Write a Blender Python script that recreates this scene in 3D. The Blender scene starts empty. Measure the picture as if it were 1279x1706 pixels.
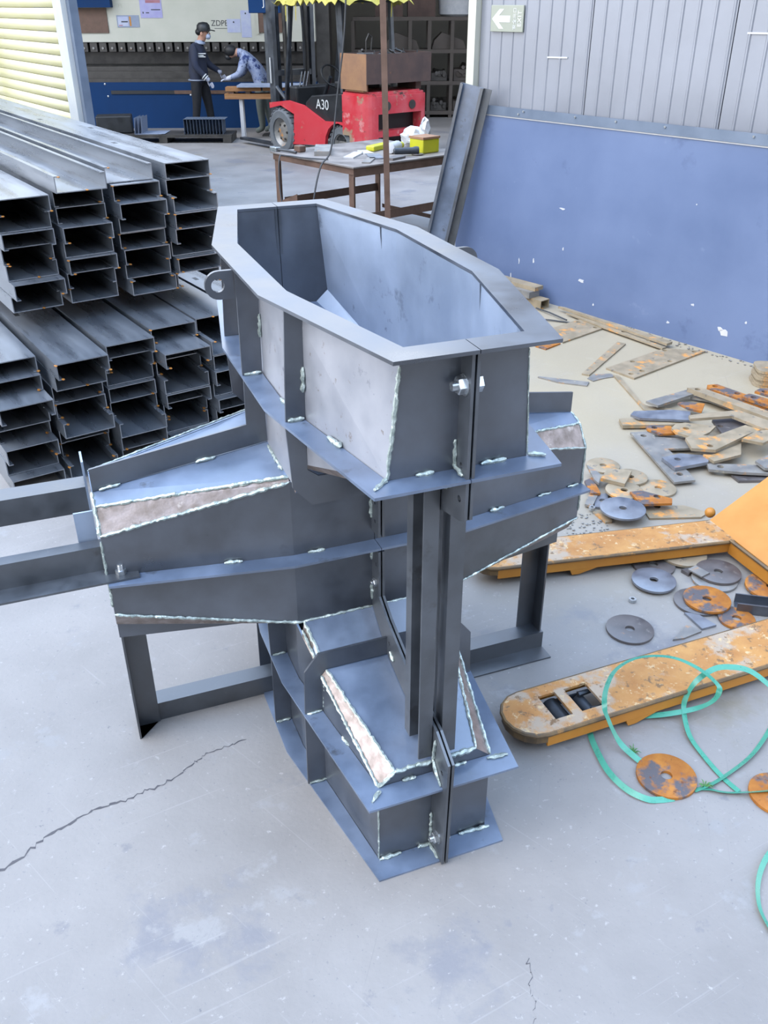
import bpy, bmesh, math, random
from mathutils import Vector, Matrix
random.seed(7)
S = bpy.context.scene
COL = S.collection
PI = math.pi

# ------------------------------------------------------------------ camera
cd = bpy.data.cameras.new('camera')
cam = bpy.data.objects.new('camera', cd)
COL.objects.link(cam)
th, ro = math.radians(29.83), math.radians(-0.15)
fwd = Vector((0, math.cos(th), -math.sin(th)))
up0 = Vector((0, math.sin(th), math.cos(th)))
rr = math.cos(ro) * Vector((1, 0, 0)) + math.sin(ro) * up0
uu = -math.sin(ro) * Vector((1, 0, 0)) + math.cos(ro) * up0
cam.matrix_world = Matrix(((rr.x, uu.x, -fwd.x, 0), (rr.y, uu.y, -fwd.y, 0), (rr.z, uu.z, -fwd.z, 2.1), (0, 0, 0, 1)))
cd.sensor_fit = 'VERTICAL'
cd.sensor_height = 36.0
cd.sensor_width = 36.0
cd.lens = 1481.0 / 1706.0 * 36.0
cd.clip_start = 0.05
cd.clip_end = 200
S.camera = cam

# ------------------------------------------------------------------ light
W = bpy.data.worlds.new('sky')
S.world = W
W.use_nodes = True
wn = W.node_tree
wn.nodes.clear()
wo = wn.nodes.new('ShaderNodeOutputWorld')
wb = wn.nodes.new('ShaderNodeBackground')
# hazy daylight sky: whitish at the horizon, bluer overhead, the same all round
tcw = wn.nodes.new('ShaderNodeTexCoord')
sep = wn.nodes.new('ShaderNodeSeparateXYZ')
rmp = wn.nodes.new('ShaderNodeValToRGB')
rmp.color_ramp.elements[0].position = 0.0
rmp.color_ramp.elements[0].color = (0.97, 0.96, 0.94, 1)
rmp.color_ramp.elements[1].position = 0.85
rmp.color_ramp.elements[1].color = (0.46, 0.66, 1.0, 1)
wn.links.new(tcw.outputs['Generated'], sep.inputs[0])
wn.links.new(sep.outputs['Z'], rmp.inputs[0])
wn.links.new(rmp.outputs[0], wb.inputs['Color'])
wb.inputs['Strength'].default_value = 1.0
wn.links.new(wb.outputs[0], wo.inputs[0])

sd = bpy.data.lights.new('sun', 'SUN')
sd.energy = 0.8
sd.angle = math.radians(50)
sd.color = (1.0, 0.92, 0.82)
sun = bpy.data.objects.new('sun', sd)
COL.objects.link(sun)
sun.rotation_euler = Vector((0.78, 0.42, -0.95)).to_track_quat('-Z', 'Y').to_euler()
sun.location = (-6, -4, 9)

S.view_settings.view_transform = 'Standard'
S.view_settings.look = 'None'
S.view_settings.gamma = 1.0
S.view_settings.use_curve_mapping = False
S.view_settings.exposure = 2.15

# ------------------------------------------------------------------ materials
def srgb(h):
    h = h.lstrip('#')
    o = []
    for i in (0, 2, 4):
        v = int(h[i:i + 2], 16) / 255
        o.append(v / 12.92 if v <= .04045 else ((v + .055) / 1.055) ** 2.4)
    return tuple(o) + (1,)

ALBEDO = 0.56      # paints and concrete in a dusty yard are darker than they look

def mat(name, c1, c2=None, scale=6.0, rough=.5, metal=0.0, bump=0.0, spots=(), rvar=.12, stretch=None, detail=6, spec=None, lo=.35, hi=.65, bscale=None, ior=None):
    m = bpy.data.materials.new(name)
    m.use_nodes = True
    nt = m.node_tree
    p = nt.nodes['Principled BSDF']
    k = ALBEDO if (metal < .4 and not ior) else 1.0
    tint = lambda h: tuple(v * k for v in srgb(h)[:3]) + (1,)
    c2 = tint(c2 or c1)
    c1 = tint(c1)
    tc = nt.nodes.new('ShaderNodeTexCoord')
    src = tc.outputs['Object']
    if stretch:
        mp = nt.nodes.new('ShaderNodeMapping')
        mp.inputs['Scale'].default_value = stretch
        nt.links.new(src, mp.inputs[0])
        src = mp.outputs[0]
    n1 = nt.nodes.new('ShaderNodeTexNoise')
    n1.inputs['Scale'].default_value = scale
    n1.inputs['Detail'].default_value = detail
    n1.inputs['Roughness'].default_value = .6
    nt.links.new(src, n1.inputs['Vector'])
    r1 = nt.nodes.new('ShaderNodeValToRGB')
    r1.color_ramp.elements[0].position = lo
    r1.color_ramp.elements[0].color = c1
    r1.color_ramp.elements[1].position = hi
    r1.color_ramp.elements[1].color = c2
    nt.links.new(n1.outputs['Fac'], r1.inputs[0])
    col = r1.outputs[0]
    rgh = None
    for i, (sc, thr, ss) in enumerate(spots):
        n2 = nt.nodes.new('ShaderNodeTexNoise')
        n2.inputs['Scale'].default_value = ss
        n2.inputs['Detail'].default_value = 7
        n2.inputs['Roughness'].default_value = .65
        ofs = nt.nodes.new('ShaderNodeVectorMath')
        ofs.operation = 'ADD'
        ofs.inputs[1].default_value = (3.1 * i + 1.7, 5.3 * i, 2.2)
        nt.links.new(src, ofs.inputs[0])
        nt.links.new(ofs.outputs[0], n2.inputs['Vector'])
        r2 = nt.nodes.new('ShaderNodeValToRGB')
        r2.color_ramp.elements[0].position = thr
        r2.color_ramp.elements[0].color = (0, 0, 0, 1)
        r2.color_ramp.elements[1].position = min(.99, thr + .07)
        r2.color_ramp.elements[1].color = (1, 1, 1, 1)
        nt.links.new(n2.outputs['Fac'], r2.inputs[0])
        mx = nt.nodes.new('ShaderNodeMix')
        mx.data_type = 'RGBA'
        nt.links.new(r2.outputs[0], mx.inputs[0])
        nt.links.new(col, mx.inputs[6])
        mx.inputs[7].default_value = tint(sc)
        col = mx.outputs[2]
    nt.links.new(col, p.inputs['Base Color'])
    mr = nt.nodes.new('ShaderNodeMapRange')
    mr.inputs['From Min'].default_value = .3
    mr.inputs['From Max'].default_value = .7
    mr.inputs['To Min'].default_value = max(.03, rough - rvar)
    mr.inputs['To Max'].default_value = min(1, rough + rvar)
    nt.links.new(n1.outputs['Fac'], mr.inputs['Value'])
    nt.links.new(mr.outputs[0], p.inputs['Roughness'])
    p.inputs['Metallic'].default_value = metal
    if ior:
        p.inputs['IOR'].default_value = ior
    if spec is not None:
        p.inputs['Specular IOR Level'].default_value = spec
    if bump:
        bs = n1
        if bscale:
            bs = nt.nodes.new('ShaderNodeTexNoise')
            bs.inputs['Scale'].default_value = bscale
            bs.inputs['Detail'].default_value = 4
            nt.links.new(src, bs.inputs['Vector'])
        b = nt.nodes.new('ShaderNodeBump')
        b.inputs['Strength'].default_value = bump
        b.inputs['Distance'].default_value = .01
        nt.links.new(bs.outputs['Fac'], b.inputs['Height'])
        nt.links.new(b.outputs[0], p.inputs['Normal'])
    return m

M = {}
M['steel'] = mat('mill_scale_steel', '#23272e', '#3f454f', 5, .36, 0, .05, spots=(('#1c1f25', .60, 3), ('#57554f', .70, 14)), rvar=.1, ior=2.05)
M['steel_pale'] = mat('lit_ground_steel', '#8d9098', '#9fa1a8', 5, .48, .62, .05, spots=(('#686b73', .64, 10), ('#7d7672', .62, 34), ('#4c5058', .69, 22)), rvar=.1)  # ground plates; bright sky on their left side is put into the colour
M['steel_blue'] = mat('sky_tinted_blue_scale', '#424f63', '#5c6b82', 6, .38, 0, .05, spots=(('#333b48', .62, 9), ('#6f7886', .68, 16)), rvar=.1, ior=2.1)  # blue scale, plus sky light on upward plates put into the colour
M['steel_in'] = mat('sky_lit_inner_steel', '#8693a6', '#a0adc0', 3, .45, .46, .04, spots=(('#66707f', .60, 4), ('#4e5663', .67, 9), ('#3f454f', .72, 16)), rvar=.1)  # paler, bluer copy of the steel: reflected sky put into the colour
M['steel_edge'] = mat('rolled_angle_steel', '#23272c', '#383d44', 9, .42, 0, .15, spots=(('#1b1d21', .62, 8), ('#55534f', .68, 30)), rvar=.1, ior=2.0)
M['ground_edge'] = mat('bare_ground_steel', '#8f8480', '#6f645d', 22, .45, .5, .2, spots=(('#a8a09a', .6, 14), ('#5a4c44', .63, 9)), stretch=(1, 1, 1))
M['weld'] = mat('weld_metal', '#b9c4bf', '#7f8a86', 60, .35, .55, .5, spots=(('#e6f0e8', .58, 40), ('#6b5d4c', .66, 25)))
M['zinc'] = mat('zinc_bolt', '#c9cdd0', '#a3a8ac', 30, .3, .9)
M['channel'] = mat('cold_rolled_channel', '#4a4f56', '#666b72', 3, .30, .15, .05, spots=(('#33373d', .62, 5), ('#7a7468', .70, 9)), stretch=(4, .6, 4), rvar=.08, ior=2.5)
M['channel_rust'] = mat('rusty_cut_end', '#e09a3c', '#a8682c', 25, .7, .2)
M['concrete'] = mat('concrete_floor', '#999490', '#aea9a5', 1.3, .62, 0, .12, spots=(('#939194', .58, 1.7), ('#aaa7a5', .60, 7), ('#8b898d', .64, 5), ('#7b7a7e', .66, 30), ('#bfbbb7', .63, 44), ('#8a888b', .62, 95), ('#9c9484', .62, .8)), rvar=.1, detail=10, bscale=60)
M['crack'] = mat('crack_dark', '#57555a', '#6b696c', 20, .9)
M['bluewall'] = mat('blue_paint_wall', '#697ca3', '#788bb2', 1.0, .5, 0, .06, spots=(('#61739a', .60, 1.6), ('#8192b6', .66, 5), ('#566688', .72, 14)), bscale=30)
M['panel'] = mat('galvanised_cladding', '#a0a4ae', '#adb1bb', 1.5, .38, .35, .03, rvar=.08)
M['rail'] = mat('galvanised_rail', '#76859a', '#8896aa', 4, .45, .3)
M['white_trim'] = mat('white_trim', '#d8dae0', '#ebeaea', 6, .5)
M['cream'] = mat('cream_paint', '#dcdccb', '#e8e6d6', 2, .5, spots=(('#c4c1ae', .68, 3),))
M['shutter'] = mat('shutter_slat', '#f0ecb6', '#f6f1c8', 2, .42, .05)  # cream slats; the yellow of sunlight is put into their colour
M['postpaint'] = mat('door_post', '#e3e6e2', '#d2d8dc', 3, .5)
M['orange'] = mat('jack_orange', '#e39a35', '#d98d2f', 5, .5, 0, .1, spots=(('#8a5a2a', .70, 12), ('#5b4a3a', .73, 6)))
M['orange_worn'] = mat('jack_orange_worn', '#e0a45c', '#c98a4a', 9, .6, 0, .25, spots=(('#cbb59c', .50, 5), ('#94714c', .57, 28), ('#f0cf9c', .58, 36), ('#6d5a48', .63, 14), ('#9a9698', .63, 4)))
M['orange_edge'] = mat('jack_worn_edge', '#6d5c48', '#9a7b52', 18, .6, .2, .3, spots=(('#d09347', .62, 12),))
M['black'] = mat('black_paint', '#1d1f22', '#2a2d31', 8, .5)
M['blackmetal'] = mat('black_metal', '#2b2e33', '#3b4047', 8, .42, .4, spots=(('#5a5f66', .68, 10),))
M['rubber'] = mat('tyre_rubber', '#6a6f74', '#83878b', 6, .8, bump=.2)
M['red'] = mat('forklift_red', '#ec3a46', '#ef525b', 2.5, .4, 0, .1, spots=(('#f2908c', .62, 6), ('#b9a083', .63, 4), ('#4a443c', .68, 7)))
M['red_scuffed'] = mat('scuffed_forklift_red', '#e83744', '#f06a70', 3, .45, 0, .15, spots=(('#f4a09c', .56, 5), ('#b7a184', .585, 3.2), ('#4e483e', .62, 6), ('#c8b79a', .64, 12)))
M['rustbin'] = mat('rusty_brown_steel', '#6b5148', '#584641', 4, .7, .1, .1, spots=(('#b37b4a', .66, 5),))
M['rustbin_lit'] = mat('lit_brown_steel', '#b98a62', '#a37a5e', 4, .7, 0, .1, spots=(('#d39a55', .6, 4),))  # lit copy of rustbin: light on the bin's left side put into colour
M['blue'] = mat('machine_blue', '#1d4170', '#204576', 3, .6, spec=.1)
M['darksteel'] = mat('dark_tool_steel', '#3a3836', '#4b4845', 6, .5, .5, spots=(('#6d6963', .70, 12),))
M['rack'] = mat('rack_steel', '#5a524c', '#6b625b', 5, .6, .3)
M['hallwall'] = mat('hall_back_wall', '#77756f', '#8a877f', 1.5, .8)
M['roof'] = mat('unseen_hall_roof', '#6f7274', '#7d8082', 1.5, .8)
M['brown'] = mat('brown_rust_paint', '#6e5546', '#86695a', 10, .6, .2, .1)
M['tabletop'] = mat('worn_table_top', '#77716e', '#8b837d', 6, .45, .4, .1, spots=(('#6e5b4c', .62, 5),))
M['timber'] = mat('timber', '#b98757', '#a5703f', 3, .7, 0, .1, stretch=(1, 8, 8))
M['yellow'] = mat('yellow_plastic', '#e3e02b', '#d9d52a', 5, .4)
M['tarp'] = mat('yellow_tarp', '#d6c95a', '#b9ab43', 7, .7, 0, .3)
M['bag'] = mat('white_bag', '#e6e8ec', '#d3d7de', 12, .4, 0, .5)
M['paper'] = mat('paper_white', '#d6ddf0', '#c7cdf0', 8, .6)
M['lilac'] = mat('poster_lilac', '#b9b6ea', '#c9c8f2', 6, .6)
M['pink'] = mat('poster_band', '#c98b96', '#b97884', 6, .6)
M['ink'] = mat('ink', '#3a3d42', '#3a3d42', 5, .6)
M['white'] = mat('white_print', '#f2f4f2', '#f2f4f2', 5, .5)
M['signgreen'] = mat('exit_sign_grey_green', '#a9ae9f', '#b4b8a8', 4, .4)
M['strap'] = mat('green_strap', '#4fae93', '#5dbba0', 20, .3, 0, 0)
M['cable'] = mat('cable', '#3d3f42', '#4a4c50', 20, .6)
M['grass'] = mat('weed_green', '#6aa35c', '#4e8a48', 20, .7)
M['grey'] = mat('plate_grey', '#5f5e5c', '#78746e', 12, .5, .1, .06, spots=(('#b57a30', .60, 8), ('#8a8374', .60, 22)), ior=2.0)
M['blueplate'] = mat('plate_blue_scale', '#4b4f59', '#686c75', 12, .45, .1, .05, spots=(('#a87038', .62, 11), ('#353a44', .64, 20)), ior=2.2)
M['tan'] = mat('plate_tan', '#7a6d55', '#8f7f66', 12, .6, .1, .06, spots=(('#c28434', .57, 6), ('#5c554b', .61, 18)), ior=1.9)
M['rust'] = mat('plate_orange_rust', '#dc8f33', '#b86f26', 14, .7, .1, .12, spots=(('#6b666a', .52, 7), ('#80481c', .62, 26)))
M['dark'] = mat('plate_dark', '#403c3c', '#57504e', 14, .5, .1, .08, spots=(('#b0752e', .64, 8), ('#6a6460', .62, 26)), ior=1.9)
M['navy'] = mat('navy_cloth', '#262c40', '#323a52', 12, .85, bump=.1)
M['trousers'] = mat('black_cloth', '#17181d', '#202229', 12, .9)
M['skin'] = mat('skin', '#d9a58a', '#cf9b80', 8, .6)
M['glove'] = mat('white_glove', '#dfe3f2', '#cfd4ea', 18, .85)
M['greytrousers'] = mat('grey_trousers', '#6d7672', '#7a837f', 12, .9)
M['camo'] = mat('blue_camouflage', '#b7c1d9', '#8c9cc4', 9, .85, spots=(('#2c3f78', .53, 11), ('#1b2448', .60, 15)))
M['mask'] = mat('white_mask', '#d5def2', '#c9d5ee', 10, .7)
M['hair'] = mat('black_hair', '#141416', '#1c1c20', 20, .6)
M['greyplastic'] = mat('grey_box', '#9aa7c0', '#a9b4c8', 8, .5)

# ------------------------------------------------------------------ mesh helpers
class MB:
    def __init__(s):
        s.v, s.f, s.mi = [], [], []
    def add(s, vs, fs, mi=0):
        o = len(s.v)
        s.v += [tuple(v) for v in vs]
        for f in fs:
            s.f.append([i + o for i in f])
            s.mi.append(mi)
        return s
    def box(s, x0, x1, y0, y1, z0, z1, mi=0):
        return s.add([(x0, y0, z0), (x1, y0, z0), (x1, y1, z0), (x0, y1, z0), (x0, y0, z1), (x1, y0, z1), (x1, y1, z1), (x0, y1, z1)],
                     [(0, 3, 2, 1), (4, 5, 6, 7), (0, 1, 5, 4), (1, 2, 6, 5), (2, 3, 7, 6), (3, 0, 4, 7)], mi)
    def prism(s, poly, vec, mi=0):
        n = len(poly)
        a = [Vector(p) for p in poly]
        b = [p + Vector(vec) for p in a]
        fs = [tuple(range(n)), tuple(range(2 * n - 1, n - 1, -1))]
        for i in range(n):
            j = (i + 1) % n
            fs.append((i, i + n, j + n, j))
        return s.add(a + b, fs, mi)
    def plate(s, poly, t, inward, mi=0, outer=None):
        a = [Vector(p) for p in poly]
        n = Vector((0, 0, 0))
        for i in range(len(a)):
            n += a[i].cross(a[(i + 1) % len(a)])
        n.normalize()
        c = sum(a, Vector((0, 0, 0))) / len(a)
        if n.dot(Vector(inward) - c) < 0:
            n = -n
        s.prism(poly, n * t, mi)
        if outer is not None:
            s.mi[-(len(poly) + 2)] = outer
        return s
    def tube(s, pts, r, n=8, mi=0):
        pts = [Vector(p) for p in pts]
        rs = r if isinstance(r, (list, tuple)) else [r] * len(pts)
        vs, fs = [], []
        prev = None
        for i, p in enumerate(pts):
            d = (pts[min(i + 1, len(pts) - 1)] - pts[max(i - 1, 0)])
            if d.length < 1e-9:
                d = Vector((0, 0, 1))
            d.normalize()
            if prev is None:
                u = d.orthogonal().normalized()
            else:
                u = (prev - d * prev.dot(d))
                u = u.normalized() if u.length > 1e-6 else d.orthogonal().normalized()
            prev = u
            w = d.cross(u)
            for k in range(n):
                a = 2 * PI * k / n
                vs.append(p + (u * math.cos(a) + w * math.sin(a)) * rs[i])
        for i in range(len(pts) - 1):
            for k in range(n):
                k2 = (k + 1) % n
                fs.append((i * n + k, i * n + k2, (i + 1) * n + k2, (i + 1) * n + k))
        fs.append(tuple(range(n - 1, -1, -1)))
        fs.append(tuple(range((len(pts) - 1) * n, len(pts) * n)))
        return s.add(vs, fs, mi)
    def lathe(s, prof, n=24, c=(0, 0, 0), axis='z', mi=0, closed=False):
        vs, fs = [], []
        for r, h in prof:
            for k in range(n):
                a = 2 * PI * k / n
                x, y = r * math.cos(a), r * math.sin(a)
                q = {'z': (x, y, h), 'y': (x, h, -y), 'x': (h, x, y)}[axis]
                vs.append((q[0] + c[0], q[1] + c[1], q[2] + c[2]))
        m = len(prof)
        for i in range(m if closed else m - 1):
            i2 = (i + 1) % m
            for k in range(n):
                k2 = (k + 1) % n
                fs.append((i * n + k, i * n + k2, i2 * n + k2, i2 * n + k))
        if not closed:
            fs.append(tuple(range(n - 1, -1, -1)))
            fs.append(tuple(range((m - 1) * n, m * n)))
        return s.add(vs, fs, mi)
    def ball(s, c, r, n=10, m=6, mi=0):
        rx, ry, rz = r if isinstance(r, (tuple, list)) else (r, r, r)
        vs, fs = [(c[0], c[1], c[2] + rz)], []
        for i in range(1, m):
            t = PI * i / m
            for k in range(n):
                a = 2 * PI * k / n
                vs.append((c[0] + rx * math.sin(t) * math.cos(a), c[1] + ry * math.sin(t) * math.sin(a), c[2] + rz * math.cos(t)))
        vs.append((c[0], c[1], c[2] - rz))
        for k in range(n):
            fs.append((0, 1 + k, 1 + (k + 1) % n))
            fs.append((len(vs) - 1, 1 + (m - 2) * n + (k + 1) % n, 1 + (m - 2) * n + k))
        for i in range(m - 2):
            for k in range(n):
                k2 = (k + 1) % n
                fs.append((1 + i * n + k, 1 + (i + 1) * n + k, 1 + (i + 1) * n + k2, 1 + i * n + k2))
        return s.add(vs, fs, mi)
    def holed(s, poly, holes, t, fn=None, mi=0, seg=14):
        """flat plate with real holes; poly/holes in 2d, thickness t along +w, fn maps (u,v,w) to xyz"""
        bm = bmesh.new()
        es = []
        def loop(pts):
            vs = [bm.verts.new((p[0], p[1], 0)) for p in pts]
            for i in range(len(vs)):
                es.append(bm.edges.new((vs[i], vs[(i + 1) % len(vs)])))
        loop(poly)
        for hx, hy, r in holes:
            rx, ry = r if isinstance(r, (tuple, list)) else (r, r)
            loop([(hx + rx * math.cos(2 * PI * k / seg), hy + ry * math.sin(2 * PI * k / seg)) for k in range(seg)])
        bmesh.ops.triangle_fill(bm, use_beauty=True, use_dissolve=False, edges=es, normal=(0, 0, 1))
        g = bmesh.ops.extrude_face_region(bm, geom=list(bm.faces))
        bmesh.ops.translate(bm, verts=[x for x in g['geom'] if isinstance(x, bmesh.types.BMVert)], vec=(0, 0, t))
        bmesh.ops.recalc_face_normals(bm, faces=list(bm.faces))
        bm.verts.index_update()
        fn = fn or (lambda u, v, w: (u, v, w))
        s.add([fn(*v.co) for v in bm.verts], [[v.index for v in f.verts] for f in bm.faces], mi)
        bm.free()
        return s
    def mesh(s, name, mats):
        me = bpy.data.meshes.new(name)
        me.from_pydata(s.v, [], s.f)
        for m in (mats if isinstance(mats, (list, tuple)) else [mats]):
            me.materials.append(M[m] if isinstance(m, str) else m)
        for p, i in zip(me.polygons, s.mi):
            p.material_index = i
        bm = bmesh.new()
        bm.from_mesh(me)
        bmesh.ops.recalc_face_normals(bm, faces=list(bm.faces))
        bm.to_mesh(me)
        bm.free()
        return me
    def build(s, name, mats, parent=None, loc=None, rotz=0, smooth=False, bevel=0):
        me = s.mesh(name, mats)
        o = bpy.data.objects.new(name, me)
        COL.objects.link(o)
        if parent:
            o.parent = parent
        if loc:
            o.location = loc
        if rotz:
            o.rotation_euler = (0, 0, rotz)
        if smooth:
            for p in me.polygons:
                p.use_smooth = True
            try:
                me.set_sharp_from_angle(angle=math.radians(40))
            except Exception:
                pass
        if bevel:
            b = o.modifiers.new('bevel', 'BEVEL')
            b.width = bevel
            b.segments = 2
            b.limit_method = 'ANGLE'
        return o

def thing(name, label, cat, loc=(0, 0, 0), rotz=0, group=None):
    o = bpy.data.objects.new(name, None)
    o.empty_display_size = .1
    COL.objects.link(o)
    o.location = loc
    o.rotation_euler = (0, 0, rotz)
    return tag(o, label, cat, group)

def tag(o, label, cat, group=None):
    o['label'] = label
    o['category'] = cat
    if group:
        o['group'] = group
    return o

def struct(o):
    o['kind'] = 'structure'
    return o

def text_mesh(txt, size, name, m, parent, matrix, depth=.001):
    cu = bpy.data.curves.new(name, 'FONT')
    cu.body = txt
    cu.size = size
    cu.extrude = depth
    cu.align_x = 'CENTER'
    cu.align_y = 'CENTER'
    t = bpy.data.objects.new(name, cu)
    COL.objects.link(t)
    dg = bpy.context.evaluated_depsgraph_get()
    me = bpy.data.meshes.new_from_object(t.evaluated_get(dg))
    bpy.data.objects.remove(t)
    me.materials.clear()
    me.materials.append(M[m])
    o = bpy.data.objects.new(name, me)
    COL.objects.link(o)
    o.parent = parent
    o.matrix_local = matrix
    return o

def lerp(a, b, t):
    return a + (b - a) * t

def floor_extras(m):
    """warm light around the scrap heap painted in as a tan tint, and fine drag scratches"""
    nt = m.node_tree
    p = nt.nodes['Principled BSDF']
    col = p.inputs['Base Color'].links[0].from_socket
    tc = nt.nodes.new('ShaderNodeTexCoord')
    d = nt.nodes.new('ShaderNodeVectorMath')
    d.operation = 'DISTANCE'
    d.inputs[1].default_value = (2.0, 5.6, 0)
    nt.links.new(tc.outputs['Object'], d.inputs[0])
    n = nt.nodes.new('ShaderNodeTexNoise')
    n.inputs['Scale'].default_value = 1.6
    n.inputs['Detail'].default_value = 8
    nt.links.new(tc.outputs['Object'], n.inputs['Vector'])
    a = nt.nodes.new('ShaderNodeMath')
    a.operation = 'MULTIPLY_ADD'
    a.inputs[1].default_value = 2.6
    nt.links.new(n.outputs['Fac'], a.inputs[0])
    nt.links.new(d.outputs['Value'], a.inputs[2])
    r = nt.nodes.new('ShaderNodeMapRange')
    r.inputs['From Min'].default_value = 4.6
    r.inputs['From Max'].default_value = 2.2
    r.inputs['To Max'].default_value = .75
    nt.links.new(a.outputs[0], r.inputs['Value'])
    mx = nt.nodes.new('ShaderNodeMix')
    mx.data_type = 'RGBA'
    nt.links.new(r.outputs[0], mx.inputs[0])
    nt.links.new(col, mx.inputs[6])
    mx.inputs[7].default_value = tuple(v * ALBEDO for v in srgb('#c9b998')[:3]) + (1,)  # warm light near the scrap, mixed into the floor colour
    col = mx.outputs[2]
    for k, (ang, thr) in enumerate(((.5, .70), (-.75, .71), (1.35, .715))):
        mp = nt.nodes.new('ShaderNodeMapping')
        mp.vector_type = 'TEXTURE'
        mp.inputs['Rotation'].default_value = (0, 0, ang)
        mp.inputs['Scale'].default_value = (.8, .016, 1)
        nt.links.new(tc.outputs['Object'], mp.inputs[0])
        n = nt.nodes.new('ShaderNodeTexNoise')
        n.inputs['Scale'].default_value = 1.5
        n.inputs['Detail'].default_value = 5
        nt.links.new(mp.outputs[0], n.inputs['Vector'])
        r = nt.nodes.new('ShaderNodeMapRange')
        r.inputs['From Min'].default_value = thr - .05
        r.inputs['From Max'].default_value = thr + .02
        r.inputs['To Max'].default_value = .2
        nt.links.new(n.outputs['Fac'], r.inputs['Value'])
        mx = nt.nodes.new('ShaderNodeMix')
        mx.data_type = 'RGBA'
        nt.links.new(r.outputs[0], mx.inputs[0])
        nt.links.new(col, mx.inputs[6])
        mx.inputs[7].default_value = tuple(v * ALBEDO for v in srgb(('#cfccca', '#d2cfcd', '#807e80')[k])[:3]) + (1,)
        col = mx.outputs[2]
    nt.links.new(col, p.inputs['Base Color'])
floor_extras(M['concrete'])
# ------------------------------------------------------------------ the place
fl = MB()
fl.add([(-30, -14, 0), (30, -14, 0), (30, 30, 0), (-30, 30, 0)], [(0, 1, 2, 3)])
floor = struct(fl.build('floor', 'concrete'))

def crack(pts, w, seed):
    rnd = random.Random(seed)
    P = []
    for i in range(len(pts) - 1):
        for k in range(6):
            t = k / 6
            P.append((lerp(pts[i][0], pts[i + 1][0], t) + rnd.uniform(-.006, .006), lerp(pts[i][1], pts[i + 1][1], t) + rnd.uniform(-.006, .006)))
    P.append(tuple(pts[-1]))
    vs, fs = [], []
    for i, p in enumerate(P):
        ww = w * rnd.uniform(.25, 1) * (1 - .6 * i / len(P))
        vs += [(p[0] - ww * .4, p[1] + ww, .0006), (p[0] + ww * .4, p[1] - ww, .0006)]
    for i in range(len(P) - 1):
        fs.append((2 * i, 2 * i + 1, 2 * i + 3, 2 * i + 2))
    return MB().add(vs, fs).build('floor_crack', 'crack', floor)
crack([[-1.073,1.653],[-1.025,1.707],[-0.986,1.769],[-0.938,1.813],[-0.882,1.864],[-0.826,1.891],[-0.776,1.91],[-0.739,1.943],[-0.688,1.967],[-0.641,2.011],[-0.604,2.062],[-0.572,2.101],[-0.518,2.127],[-0.454,2.162]], .006, 1)
crack([[0.359,1.384],[0.363,1.352],[0.355,1.313],[0.361,1.275],[0.35,1.223]], .0016, 2)

# right-hand wall: painted masonry below, cladding panels above
WA = math.radians(-50.53)
wr = struct(MB().box(-1.2, 5.2, 0, .16, 0, 1.325).build('wall_right', 'bluewall', None, (1.39, 6.95, 0), WA))
rnd = random.Random(3)
for u, z, sx, sz in [[-0.05,0.738,0.055,0.012],[0.198,0.242,0.045,0.02],[1.175,0.28,0.02,0.015],[1.445,0.148,0.05,0.035],[1.413,0.169,0.03,0.03],[-0.528,0.141,0.01,0.03],[-0.294,0.299,0.012,0.03],[-0.447,0.27,0.01,0.04],[-0.007,0.446,0.012,0.02],[0.336,0.087,0.012,0.018],[1.006,0.115,0.02,0.015],[1.587,0.254,0.012,0.015],[1.079,0.933,0.01,0.008]]:
    poly = []
    for k in range(9):
        a = 2 * PI * k / 9
        r = rnd.uniform(.35, .8)
        poly.append((u + sx * r * math.cos(a), -.0015, z + sz * r * math.sin(a)))
    MB().prism(poly, (0, .002, 0)).build('paint_scrape', 'white_trim', wr)
edges = [-1.06, .02, 1.11, 2.2, 3.29, 4.38, 5.2]
for i in range(6):
    u0, u1 = edges[i] + .004, edges[i + 1] - .004
    prof = []
    nrib = 9
    pitch = (u1 - u0) / nrib
    for k in range(nrib):
        b = u0 + k * pitch
        prof += [(b, .05), (b + pitch * .74, .05), (b + pitch * .80, .0435), (b + pitch * .88, .0435), (b + pitch * .94, .05)]
    prof.append((u1, .05))
    vs, fs = [], []
    for (x, y) in prof:
        vs += [(x, y, 1.34), (x, y, 4.6)]
    for (x, y) in reversed(prof):
        vs += [(x, y + .05, 1.34), (x, y + .05, 4.6)]
    n = len(vs) // 2
    for k in range(n):
        k2 = (k + 1) % n
        fs.append((2 * k, 2 * k2, 2 * k2 + 1, 2 * k + 1))
    MB().add(vs, fs).build('panel', 'panel', wr)
# dent beads seen on the cladding
for (ua, ub, z) in ((-.36, -.17, 1.745), (1.2, 2.1, 1.93)):
    MB().prism([(ua, .043, z), (ub, .043, z + .004), (ub, .043, z + .014), (ua, .043, z + .01)], (0, .006, 0)).build('dent_fold', 'white_trim', wr)
rl = MB().box(-1.1, 5.2, -.012, .04, 1.335, 1.342)
rl.box(-1.1, 5.2, -.012, -.006, 1.342, 1.40)
rail = struct(rl.build('trim_1', 'rail', None, (1.39, 6.95, 0), WA))
for u in (-.55, -.5, .0, .36, .76, 1.4, 2.0, 2.6):
    MB().lathe([(.008, -.020), (.008, -.012), (.006, -.0115)], 8, (u, 0, 1.372 + (.01 if u > -.52 else -.012)), 'y').build('screw_head', 'zinc', rail)
struct(MB().box(-1.2, 5.2, -.006, .17, 1.3255, 1.334).build('trim_2', 'white_trim', None, (1.39, 6.95, 0), WA))
pp = MB().box(-1.12, -1.062, -.006, .16, 1.3345, 4.6)
pp.box(-1.15, -1.121, .0, .02, 1.3345, 4.6)
struct(pp.build('trim_3', 'cream', None, (1.39, 6.95, 0), WA))
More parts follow.
